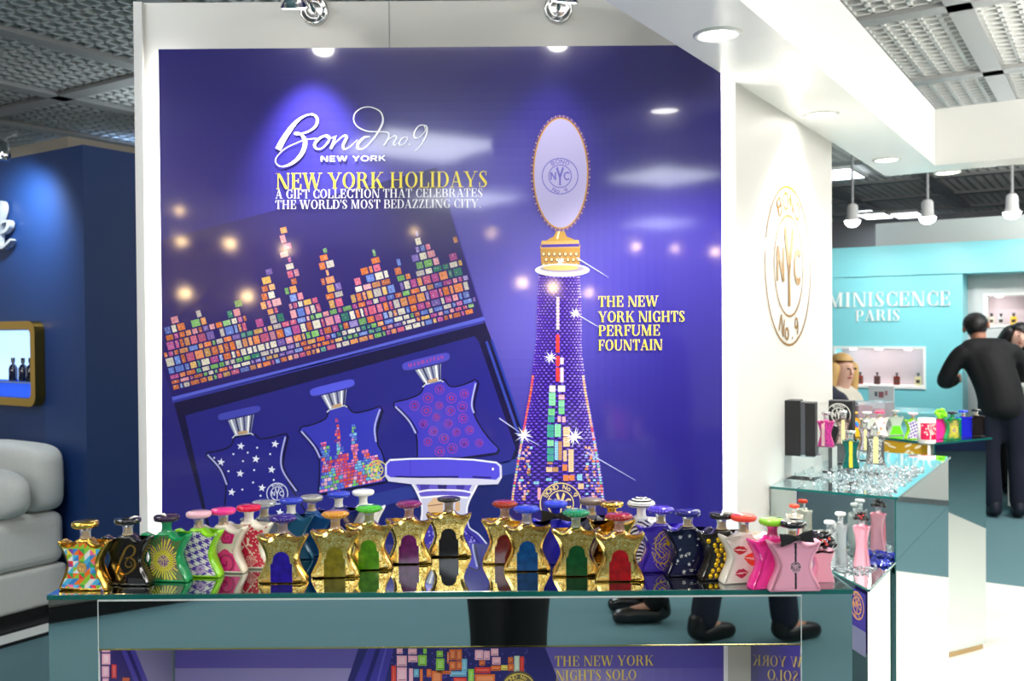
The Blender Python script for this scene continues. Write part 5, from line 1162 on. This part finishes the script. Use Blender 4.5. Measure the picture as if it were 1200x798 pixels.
for px, py, lb, cb, cc in ((1000, 513, 'golden yellow bottle with butterfly print on the back stand', (226, 170, 40), (220, 160, 40)), (1016, 513, 'clear bottle with clear cap on the back stand', (214, 220, 210), (225, 228, 226)), (1031, 512.5, 'white bottle with coral blossoms and red pink cap on the back stand', (240, 226, 220), (236, 50, 100)), (1049, 511, 'clear bottle half filled with green, on a white tray', (190, 206, 190), (150, 150, 146)), (990, 511, 'gold flower topped bottle at the left of the back stand', (240, 230, 206), (226, 176, 40))):
    r = put2(px, py - 1, lb, .1); nm = '%d%d%d' % cb; bottle_parts(r, cmat('glass_' + nm, cb, trans=.3 if cb[2] > 180 else 0), clear, cmat('capc_%d%d%d' % cc, cc), sz=1.12, sx=.95)
    if px == 1000: print_plate('front_print', lambda x, z: [(220, 60, 60), (60, 90, 190), (40, 150, 190)][int(x * 90 + z * 70) % 3] if math.hypot((abs(x) - .012) / .013, (z - .055) / .014) < 1 else None, PRINT, r, .95, 1.12, step=.002)
    if px == 1031: print_plate('front_print', f_blossom, PRINT, r, .95, 1.12, step=.002)
    if px == 1049: print_plate('green_filling', lambda x, z: (96, 214, 30) if z < .042 else None, PRINT, r, .95, 1.12, step=.002)
    if px == 990:
        m = MB(); [m.ball((.012 * math.cos(i * 1.05), -.012, .112 + .012 * math.sin(i * 1.05)), .009, .007, .009, 8, 6) for i in range(6)]; m.build('gold_flower', mat('bead_gold', (240, 196, 40), .25, .8), r)
# clear box with red boxes inside, far end of the stand
p = at_z(1031, 504, ZR); r = empty('clear_case', p + Vector((0, .12, 0)), ANG * 0 + .1, 'clear display case holding dark red packs at the far end', 'display case')
m = MB(); m.box(-.09, .11, -.04, .08, 0, .135); m.build('case', mat('case_acrylic', (214, 214, 220), .1, trans=.8, ior=1.1), r, bevel=.003)
m = MB(); m.box(-.075, .0, -.02, .05, .004, .115); m.box(.006, .07, -.02, .05, .004, .1); m.build('red_packs', mat('dark_red_pack', (140, 60, 84), .5), r)
# ================================================================== sofa and lit display on the left stand
sofa = empty('sofa', uv(un, vn - .14, .1), ANG, 'light grey sofa against the navy wall at the left edge', 'sofa')
fab = mat('grey_fabric', (206, 207, 202), .85, bump=.3, bscale=500, var=.06, vscale=60)
plt = empty  # (sofa stands on a dark plinth that is part of it)
def rbox(m, x0, x1, y0, y1, z0, z1, p=.22, n=28, k=16):
    m.ball(((x0 + x1) / 2, (y0 + y1) / 2, (z0 + z1) / 2), (x1 - x0) / 2, (y1 - y0) / 2, (z1 - z0) / 2, n, k, p); return m
m = MB(); m.box(-1.15, -.03, -2.3, -.04, -.025, .02); m.build('plinth', mat('dark_plinth', (22, 22, 26), .4), sofa)
m = MB(); m.box(-1.2, 0, -2.35, -.03, .015, .22); m.build('base', fab, sofa, bevel=.02, seg=3)
m = MB(); m.box(-1.2, .0, -2.35, -.03, .222, .5); m.build('seat', fab, sofa, bevel=.06, seg=4)
bp = at_pl(20, 612, uv(un - .14, 0), U)
m = MB(); ZS = .5
vq = at_pl(62, 570, uv(un - .12, 0), U).dot(V) - (vn - .14)
rbox(m, vq - .72, vq, -.22, -.02, ZS - .01, ZS + .355, .42); m.build('back_cushion', fab, sofa)
m = MB(); vq2 = at_pl(26, 590, uv(un - .35, 0), U).dot(V) - (vn - .14)
m.ball((vq2 - .26, -.35, ZS + .125), .26, .1, .125, 24, 14, .75); o = m.build('throw_pillow', fab, None); o.parent = None
o.location = sofa.location; o.rotation_euler = (0, 0, ANG); tag(o, 'small grey pillow leaning in front of the sofa back cushion', 'pillow')
# gold framed lit niche
fp = lambda x, y: at_pl(x, y, uv(un - .06, 0), U)
a, b_ = fp(40, 376), fp(40, 477); zc = (a.z + b_.z) / 2; hz = abs(a.z - b_.z) / 2; vr_ = a.dot(V); hw_ = hz * 1.15
nic = empty('display_niche', uv(un - .06, vr_ - hw_, zc), ANG, 'gold framed display niche glowing blue on the navy wall', 'display niche')
def rr_pts(hx, hz, r, n=6):
    out = []
    for cx, cz, a0 in ((hx - r, hz - r, 0), (-hx + r, hz - r, 90), (-hx + r, -hz + r, 180), (hx - r, -hz + r, 270)):
        out += [(cx + r * math.cos(math.radians(a0 + 90 * i / n)), cz + r * math.sin(math.radians(a0 + 90 * i / n))) for i in range(n + 1)]
    return out
po, pi = rr_pts(hw_, hz, .06), rr_pts(hw_ - .045, hz - .045, .03); n = len(po); mbn = MB()
vs = [(x, y, z) for P, y in ((po, 0), (pi, 0), (pi, .058), (po, .058)) for x, z in P]
mbn.add(vs, [(k * n + i, k * n + (i + 1) % n, ((k + 1) % 4) * n + (i + 1) % n, ((k + 1) % 4) * n + i) for k in range(4) for i in range(n)])
mbn.build('frame', mat('brass_frame', (176, 140, 60), .25, 1.0), nic)
m = MB(); m.box(-hw_ + .05, hw_ - .05, .05, .056, -hz + .13, hz - .05); m.build('lit_back', mat('niche_glow', (150, 186, 240), .5, emis=1.0), nic)
m = MB(); m.box(-hw_ + .05, hw_ - .05, .04, .05, -hz + .045, -hz + .14); m.build('lower_glow', mat('niche_glow_blue', (30, 80, 210), .5, emis=.6), nic)
m = MB(); m.box(-hw_ + .05, hw_ - .05, .004, .05, -hz + .125, -hz + .135); m.build('ledge', mat('niche_ledge', (60, 100, 170), .2, coat=1), nic)
for i, x in enumerate((hw_ - .085, hw_ - .16, hw_ - .26)):
    o = empty('dark_bottle', nic.location + V * x - Z * (hz - .136) + U * .025, ANG, 'dark bottle silhouetted inside the blue niche, %s' % ('nearest the frame corner', 'second from the frame corner', 'farthest from the frame corner')[i], 'bottle', 'bottles in the blue niche')
    m = MB(); m.lathe([(.022, 0), (.024, .004), (.024, .07), (.018, .085), (.008, .094), (.008, .105)], 14); m.build('body', mat('dark_blue_glass', (8, 12, 40), .1, coat=1), o)
    m = MB(); m.lathe([(.011, .103), (.011, .13), (.0001, .132)], 12); m.build('cap', black_gloss, o)
# grey bench across the aisle that the counter mirrors
bn = empty('bench', (-2.46, -1.97, 0), ANG, 'grey bench with black plinth across the aisle, mirrored in the counter', 'bench')
m = MB(); m.box(-1.2, .98, -.8, 0, 0, .075); m.build('plinth', black_matte, bn)
m = MB(); m.box(-1.2, .7, -.75, -.02, .075, .45); m.build('seat', mat('grey_bench', (140, 136, 130), .8), bn, bevel=.02)
m = MB(); m.box(.7, .98, -.75, -.02, .075, .09); m.build('ledge', white_gloss, bn)

# ================================================================== turquoise stand goods
NG = 'bottles in the turquoise niches'
def nb_(px, py, u, lb, col, w=.03, h=.085, sq=True):
    p = at_pl(px, py, uv(u, 0), U); o = empty('niche_bottle', p, ANG, lb, 'bottle', NG)
    m = MB(); m.box(-w, w, -.015, .015, 0, h); m.build('body', mat('nb_%d_%d_%d' % col, col, .1, coat=1), o, bevel=.006)
    m = MB(); m.lathe([(.009, h), (.009, h + .012), (.014, h + .012), (.014, h + .034), (.0001, h + .035)], 10); m.build('cap', black_gloss, o)
    m = MB(); m.box(-w * .6, w * .6, -.0165, -.0152, h * .25, h * .65); m.build('label', mat('nb_label', (60, 40, 36) if col[0] < 180 else (230, 226, 210), .5), o)
zf = nzb + .005
for px, lb, c in ((1008, 'brown bottle at the left of the turquoise niche', (120, 50, 40)), (1028, 'small dark bottle behind the leaflet holder', (90, 60, 60)), (1051, 'amber brown bottle in the middle right of the niche', (110, 46, 36)), (1076, 'pale yellow bottle at the right of the niche', (222, 206, 160))):
    p = at_pl(px, 448, uv(UT + .13, 0), U); pz = p.copy(); pz.z = zf
    o_b = nb_(px, 448, UT + .13, lb, c); COL.objects[-1]
for o in [o for o in COL.objects if o.name.startswith('niche_bottle')]: o.location.z = zf
for px, lb, c in ((1162, 'clear bottle at the left of the grey niche', (200, 196, 180)), (1173, 'silver topped bottle in the middle of the grey niche', (190, 190, 190)), (1188, 'yellow bottle at the right of the grey niche', (226, 186, 60))):
    k = len(COL.objects); nb_(px, 378, UR + .12, lb, c, .028, .075)
    for o in COL.objects[k:]:
        if o.name.startswith('niche_bottle'): o.location.z = rz0 + .006
for i, (px, py, u) in enumerate(((1000, 412, UT + .08), (1030, 412, UT + .08), (1064, 412, UT + .08), (1171, 347, UR + .08))):
    p = at_pl(px, py, uv(u, 0), U); z = (nzt if i < 3 else rz1) - .006
    m = MB(); m.lathe([(.0001, -.004), (.03, -.004), (.034, .0)], 14); o = m.build('niche_downlight', lampw, None, (p.x, p.y, z)); tag(o, 'small round downlight in the %s' % ('left end of the turquoise niche', 'middle of the turquoise niche', 'right end of the turquoise niche', 'grey niche')[i], 'downlight', 'niche downlights')
    l = bpy.data.lights.new('niche_lamp', 'POINT'); l.energy = .35; l.shadow_soft_size = .03; lo_ = bpy.data.objects.new('niche_lamp', l); COL.objects.link(lo_); lo_.location = (p.x, p.y, z - .03)
# turquoise island desk with leaflet holder and crystals in front of the wall
dk = at_pl(1010, 478, uv(8.3, 0), U)
m = MB(); m.box(-.8, .62, -.25, .25, 0, dk.z, lambda p: p); o = m.build('turquoise_desk', turq, None, (dk.x, dk.y, 0), rz=ANG, bevel=.01); tag(o, 'low turquoise desk between the stands, below the lit niche', 'desk')
hp = at_pl(1033, 477, uv(8.2, 0), U)
o = empty('leaflet_holder', (hp.x, hp.y, dk.z), ANG, 'grey leaflet holder standing on the turquoise desk', 'leaflet holder')
m = MB(); m.box(-.1, .1, -.012, .012, 0, .2); m.build('back_plate', mat('pale_grey_plate', (206, 206, 210), .3), o, bevel=.003)
a = Art(); a.rect(-.02, .1, .02, .15, (150, 90, 100), 0); a.rect(.03, .12, .05, .16, (170, 110, 120), 0); a.rect(-.05, .11, -.03, .15, (90, 90, 100), 0); a.build('printed_leaflet', PRINT, lambda x, y, h: Vector((x, -.0125, y)), o)
# white reception counter at the right edge
q = at_pl(1181, 450, uv(8.75, 0), U); zq = 1.07
rc = empty('reception_counter', (q.x, q.y, 0), ANG, 'white reception counter at the right edge behind the man', 'counter')
m = MB(); m.box(0, 1.6, 0, .5, .05, zq - .03); m.build('front', mat('pale_counter', (214, 212, 206), .5), rc)
m = MB(); m.box(-.02, 1.62, -.02, .53, zq - .03, zq); m.build('worktop', white_gloss, rc, bevel=.004)
m = MB(); m.box(.03, 1.6, .03, .5, 0, .05); m.build('plinth', grey_paint, rc)

# ================================================================== people
def skin_geo(vs, es, rs, lvl=2):
    me = bpy.data.meshes.new('tmp'); me.from_pydata([tuple(v) for v in vs], es, []); ob = bpy.data.objects.new('tmp', me); COL.objects.link(ob)
    ob.modifiers.new('s', 'SKIN'); sv = me.skin_vertices[0].data
    for i, r in enumerate(rs): sv[i].radius = (r, r) if not isinstance(r, tuple) else r; sv[i].use_root = (i == 0)
    ss = ob.modifiers.new('u', 'SUBSURF'); ss.levels = lvl; ss.render_levels = lvl
    dg = bpy.context.evaluated_depsgraph_get(); dg.update(); m2 = bpy.data.meshes.new_from_object(ob.evaluated_get(dg))
    V_ = [v.co.copy() for v in m2.vertices]; F_ = [tuple(p.vertices) for p in m2.polygons]
    bpy.data.objects.remove(ob); bpy.data.meshes.remove(me); bpy.data.meshes.remove(m2); return V_, F_
def chain(pts, rs, lvl=2): return skin_geo(pts, [(i, i + 1) for i in range(len(pts) - 1)], rs, lvl)
def pose(**k):
    J = dict(pelvis=(0, 0, .95), spine=(0, .005, 1.12), chest=(0, .0, 1.32), neck=(0, .01, 1.46), head=(0, -.01, 1.62), face=(0, -1, 0),
             shL=(.185, .01, 1.41), elL=(.245, .03, 1.13), wrL=(.25, -.03, .88), shR=(-.185, .01, 1.41), elR=(-.245, .03, 1.13), wrR=(-.25, -.03, .88),
             hipL=(.09, 0, .92), knL=(.10, -.01, .50), anL=(.10, .03, .09), hipR=(-.09, 0, .92), knR=(-.10, -.01, .50), anR=(-.10, .03, .09), toeL=(.11, -.16, .04), toeR=(-.11, -.16, .04))
    J.update(k); return {a: Vector(b) for a, b in J.items()}
SK = mat('skin_tan', (176, 122, 98), .55, bump=.05); SKP = mat('skin_fair', (222, 176, 156), .55, bump=.05)
def smooth_shell(o):
    a = o.modifiers.new('remesh', 'REMESH'); a.mode = 'VOXEL'; a.voxel_size = .016; a.use_smooth_shade = True
    b = o.modifiers.new('smooth', 'SMOOTH'); b.iterations = 5; b.factor = .5; return o
def person(label, loc, rz, J, skin, top, legs, shoe, hair, hairstyle='short', scale=1.0, female=False, topname='jacket', legname='trousers', collar=None):
    root = empty('person', loc, rz, label, 'person'); root.scale = (scale,) * 3
    w = .9 if female else 1.0
    h = J['head']; f = J['face'].normalized(); upv = (h - J['neck']).normalized()
    names = ['pelvis', 'spine', 'chest', 'neck']; P = [J[n] for n in names]; rr = [.115 * w, .1 * w, .105 * w, .052]
    P += [h - upv * .075 + f * .025, h + f * .008, h + upv * .065 - f * .012]; rr += [.062, .092, .07]; E_ = [(0, 1), (1, 2), (2, 3), (3, 4), (4, 5), (5, 6)]
    def add(par, pts, r):
        i = par
        for p, q_ in zip(pts, r): P.append(p); rr.append(q_); E_.append((i, len(P) - 1)); i = len(P) - 1
    for s in 'LR':
        add(2, [J['sh' + s], J['el' + s], J['wr' + s]], [.05 * w, .042 * w, .028])
        add(0, [J['hip' + s], J['kn' + s], J['an' + s], J['toe' + s] - Vector((0, 0, .0))], [.09, .056, .038, .03])
    mb = MB(); v, fc = skin_geo(P, E_, rr); mb.add(v, fc, True)
    nose = h + f * .1 - upv * .015
    v, fc = chain([h + f * .075 + upv * .02, nose, h + f * .085 - upv * .03], [.012, .015, .011]); mb.add(v, fc, True)
    side = f.cross(upv).normalized()
    for s in (1, -1): mb.ball(h + side * s * .092 - upv * .005 - f * .01, .016, .02, .03, 8, 6)
    for s in 'LR':                                              # hands: four fingers and a thumb
        wv = J['wr' + s]; d = (wv - J['el' + s]).normalized(); sd = d.cross(Vector((0, 1, 0))); sd = (sd if sd.length > .2 else d.cross(Vector((1, 0, 0)))).normalized(); pn = d.cross(sd)
        for k, L in enumerate((.078, .088, .082, .066)):
            o_ = sd * (k - 1.5) * .019
            v, fc = chain([wv, wv + d * .045 + o_ * .8, wv + d * .085 + o_, wv + d * (.085 + L * .5) + o_ + pn * .008, wv + d * (.08 + L) + o_ + pn * .026], [.02, .016, .0105, .0095, .0075], 1); mb.add(v, fc, True)
        v, fc = chain([wv + d * .015, wv + d * .04 - sd * .03 + pn * .01, wv + d * .075 - sd * .045 + pn * .018, wv + d * .1 - sd * .045 + pn * .024], [.016, .014, .011, .008], 1); mb.add(v, fc, True)
    bod = mb.build('body', skin, root)
    # clothing
    P = [J['pelvis'] - Vector((0, 0, .15 if not female else .07)), J['pelvis'] + Vector((0, 0, .03)), J['spine'], J['chest'], J['chest'].lerp(J['neck'], .55), J['neck'] - upv * .015]; rr = [.19 * w, .17 * w, .15 * w, .172 * w, .125 * w, .075]; E_ = [(0, 1), (1, 2), (2, 3), (3, 4), (4, 5)]
    v, fc = skin_geo(P, E_, rr); m = MB(); m.add(v, fc, True)
    sdv = (J['shL'] - J['shR']).normalized(); top_ = J['chest'].lerp(J['neck'], .6)
    v, fc = chain([J['shR'], J['shR'].lerp(top_, .5), top_, J['shL'].lerp(top_, .5), J['shL']], [.09 * w, .112 * w, .115 * w, .112 * w, .09 * w]); m.add(v, fc, True)
    for s, g_ in (('L', 1), ('R', -1)):
        v, fc = chain([J['pelvis'] - Z * (.16 if not female else .08) + sdv * g_ * .055, J['pelvis'] + sdv * g_ * .06, J['spine'] + sdv * g_ * .065, J['chest'] + sdv * g_ * .08, J['sh' + s].lerp(top_, .45)], [.13 * w, .13 * w, .118 * w, .125 * w, .1 * w]); m.add(v, fc, True)
    for s in 'LR':
        v, fc = chain([J['chest'].lerp(J['sh' + s], .55), J['sh' + s], J['sh' + s].lerp(J['el' + s], .5), J['el' + s], J['el' + s].lerp(J['wr' + s], .5), J['el' + s].lerp(J['wr' + s], .95)], [.09 * w, .092 * w, .08 * w, .071 * w, .062 * w, .05 * w]); m.add(v, fc, True)
    smooth_shell(m.build(topname, top, root))
    P = [J['pelvis'] + Vector((0, 0, .04))]; rr = [.12]; E_ = []
    for s in 'LR': add(0, [J['hip' + s] - Vector((0, 0, .02)), J['kn' + s], J['an' + s].lerp(J['kn' + s], .02)], [.1, .082, .062])
    m = MB()
    for s in 'LR':
        hp = J['hip' + s]; v, fc = chain([J['pelvis'].lerp(hp, .6) + Vector((0, 0, .05)), hp - Vector((0, 0, .03)), hp.lerp(J['kn' + s], .5), J['kn' + s], J['kn' + s].lerp(J['an' + s], .5), J['an' + s] - Vector((0, 0, .035)) + (J['toe' + s] - J['an' + s]) * .12], [.115, .108, .095, .08, .076, .076]); m.add(v, fc, True)
    smooth_shell(m.build(legname, legs, root))
    for s in 'LR':
        a, t = J['an' + s], J['toe' + s]; d = (t - a); d.z = 0; d.normalize(); zb = t.z - .04
        m = MB(); v, fc = chain([Vector((a.x, a.y, zb + .15)), Vector((a.x, a.y, zb + .1)), Vector((a.x, a.y, zb + .045)) - d * .03, Vector((a.x, a.y, zb + .045)) + d * .06, Vector((t.x, t.y, zb + .036)), Vector((t.x, t.y, zb + .03)) + d * .05], [.05, .054, .052, .052, .045, .03]); v = [Vector((q_.x, q_.y, max(q_.z, zb))) for q_ in v]; m.add(v, fc, True); m.build('shoe', shoe, root)
    # hair
    m = MB(); q_ = MB(); q_.ball((0, 0, 0), .1, .1, .104, 22, 18); keep = []
    X = side; Fv = f; Uv = upv
    vs = [h + upv * .022 - f * (.02 if hairstyle == 'long' else .012) + X * v.x + Fv * v.y + Uv * v.z for v in q_.v]
    for fce in q_.f:
        c = sum((q_.v[i] for i in fce), Vector()) / 4
        if c.y > .02 and c.z < (.045 if hairstyle == 'short' else .055): continue
        if c.z < (-.085 if hairstyle == 'short' else -.095) or (hairstyle == 'short' and abs(c.x) > .075 and c.z < -.02): continue
        keep.append(fce)
    m.add(vs, keep, True)
    if hairstyle == 'long':
        for a_ in range(-4, 5):
            t = a_ * .42; o_ = side * math.sin(t) * .098 - f * math.cos(t) * .088 * (1 if abs(a_) < 4 else .2); ln = .30 + .02 * (a_ % 3)
            v, fc = chain([h + upv * .06 + o_ * .8, h + o_, h - upv * .12 + o_ * 1.15, h - upv * (ln - .05) + o_ * 1.2 + f * .02 * (a_ % 2), h - upv * ln + o_ * 1.05], [.045, .055, .05, .04, .014], 1); m.add(v, fc, True)
    if hairstyle == 'bun': m.ball(h - f * .11 + upv * .02, .05)
    m.build('hair', hair, root)
    if hairstyle != 'back':
        for s in (1, -1):
            m = MB(); m.ball(h + f * .088 + side * s * .034 + upv * .018, .011, .011, .007, 8, 6); m.build('eye', mat('eye_dark', (40, 28, 24), .2), bod)
            m = MB(); m.tube([h + f * .088 + side * s * .018 + upv * .038, h + f * .09 + side * s * .036 + upv * .043, h + f * .08 + side * s * .054 + upv * .036], .0035, 5); m.build('eyebrow', hair, bod)
        m = MB(); m.tube([h + f * .078 - side * .024 - upv * .052, h + f * .092 - upv * .05, h + f * .078 + side * .024 - upv * .052], [.003, .007, .003], 6); m.build('lips', mat('lips', (176, 84, 80), .45), bod)
    if collar: m = MB(); m.lathe([(.062, -.012), (.06, .022), (.053, .03)], 18, c=J['neck'] - f * .002); m.build('shirt_collar', collar, root)
    return root
suit = mat('black_suit', (9, 9, 13), .75, bump=.15, bscale=500); jeans = mat('dark_jeans', (20, 24, 42), .85, bump=.2, bscale=600)
hairb = mat('dark_hair', (20, 16, 16), .45, bump=.4, bscale=250); blond = mat('blond_hair', (206, 166, 104), .5, bump=.4, bscale=200)
sole = mat('dark_shoe', (22, 26, 40), .45); leather = mat('polished_shoe', (26, 20, 20), .18, coat=.6)
# man seen from behind, leaning to the reception counter
fm = at_z(1175, 606, 0.0)
J = pose(pelvis=(0.0, 0, .93), spine=(.04, -.02, 1.1), chest=(.10, -.09, 1.28), neck=(.14, -.15, 1.41), head=(.16, -.22, 1.55), face=(-.2, -1, -.35), shR=(-.1, -.12, 1.36), elR=(-.24, -.28, 1.14), wrR=(-.16, -.49, 1.12),
         shL=(.30, -.09, 1.35), elL=(.43, -.12, 1.08), wrL=(.28, -.42, 1.1), hipL=(.09, 0, .9), hipR=(-.09, 0, .9), knL=(.09, -.02, .5), anL=(.06, .02, .09), knR=(-.11, -.03, .5), anR=(-.12, .01, .09), toeL=(.08, -.16, .04), toeR=(-.13, -.19, .04))
man = person('man in black suit and dark jeans seen from behind, leaning on the white counter', (fm.x + .0, fm.y, 0), PI - .3, J, SK, suit, jeans, sole, hairb, 'short', .99, collar=mat('blue_shirt', (70, 96, 150), .7))
# dark haired woman behind the reception counter, head bent, hand at her ear
fw_ = at_pl(1167, 398, uv(9.56, 0), U)
J = pose(chest=(0, -.14, 1.24), neck=(0, -.23, 1.35), head=(0, -.32, 1.46), face=(-.45, -1, -.38), shL=(.17, -.16, 1.31), elL=(.28, -.3, 1.12), wrL=(.17, -.33, 1.36), shR=(-.17, -.16, 1.31), elR=(-.24, -.3, 1.12), wrR=(-.12, -.52, 1.11))
person('dark haired woman in black bending over the white counter, hand at her ear', (fw_.x + .02, fw_.y, 0), .1, J, SKP, suit, suit, sole, hairb, 'long', 1.0, True, 'blouse')
# blond woman and her visitor, both on stools by the turquoise desk
def stool(p, h, lb):
    o = empty('bar_stool', p, .3, lb, 'stool', 'stools at the turquoise desk')
    m = MB(); m.lathe([(.0001, h - .05), (.17, h - .05), (.18, h - .03), (.17, h), (.0001, h)], 24); m.build('seat', white_gloss, o)
    m = MB(); m.lathe([(.025, .02), (.025, h - .05)], 12); m.build('post', chrome, o); m = MB(); m.lathe([(.0001, .03), (.2, .01), (.2, 0)], 24); m.build('foot', chrome, o)
sit = dict(pelvis=(0, 0, .72), spine=(0, -.01, .88), chest=(0, -.03, 1.07), neck=(0, -.04, 1.2), head=(0, -.06, 1.35), shL=(.17, -.02, 1.15), shR=(-.17, -.02, 1.15), elL=(.22, -.06, .9), elR=(-.22, -.06, .9), wrL=(.13, -.28, .86), wrR=(-.13, -.28, .86),
           hipL=(.09, -.02, .70), hipR=(-.09, -.02, .70), knL=(.11, -.42, .66), knR=(-.11, -.42, .66), anL=(.11, -.38, .27), anR=(-.11, -.38, .27), toeL=(.12, -.54, .22), toeR=(-.12, -.54, .22))
pb_ = at_y(984, 433, 7.0); d_ = pb_.z - 1.35
person('blond long haired woman in cream knit seated beyond the mirrored stand', (pb_.x - .01, pb_.y + .05, d_), .55, pose(**dict(sit, face=(-.1, -1, -.1))), SKP, mat('cream_knit', (206, 200, 186), .9, bump=.3), jeans, sole, blond, 'long', 1.0, True, 'jumper')
stool((pb_.x - .01, pb_.y + .05, 0), .61 + d_, 'white stool under the blond woman')
pv = at_y(957, 440, 6.2); d2 = pv.z - 1.3
person('visitor in a dark navy jacket, mostly hidden by the monogram wall', (pv.x - .02, pv.y, d2), PI - .2, pose(**sit), SK, mat('navy_jacket', (22, 26, 48), .8), jeans, sole, hairb, 'short', 1.0)
stool((pv.x - .02, pv.y, 0), .61 + d2, 'white stool under the visitor in navy')
# three people behind the camera: the counter mirrors their legs and shoes
person('person in black standing at the camera position, legs mirrored in the counter', (-.02, -.36, 0), PI, pose(knL=(.075, -.01, .5), knR=(-.075, -.01, .5), anL=(.08, .03, .09), anR=(-.08, .03, .09), wrR=(-.2, -.02, .88), elR=(-.23, .03, 1.13)), SKP, suit, mat('black_trousers', (12, 12, 14), .8), leather, hairb, 'short', .94)
person('person in polished black shoes walking left, mirrored in the counter', (.72, -2.02, 0), -PI / 2, pose(anL=(.1, .02, .09), anR=(-.1, .05, .09)), SK, suit, mat('black_trousers', (12, 12, 14), .8), leather, hairb, 'short', 1.0)
person('person striding in dark jeans and boots, mirrored at the right of the counter', (1.13, -1.60, 0), -PI / 2 - .5 + PI, pose(knL=(.1, -.14, .5), anL=(.1, -.16, .09), toeL=(.11, -.35, .04), knR=(-.1, .06, .5), anR=(-.1, .2, .09), toeR=(-.1, .02, .04)), SK, mat('brown_coat', (60, 46, 40), .8), jeans, mat('black_boot', (16, 14, 14), .4), hairb, 'short', 1.0)
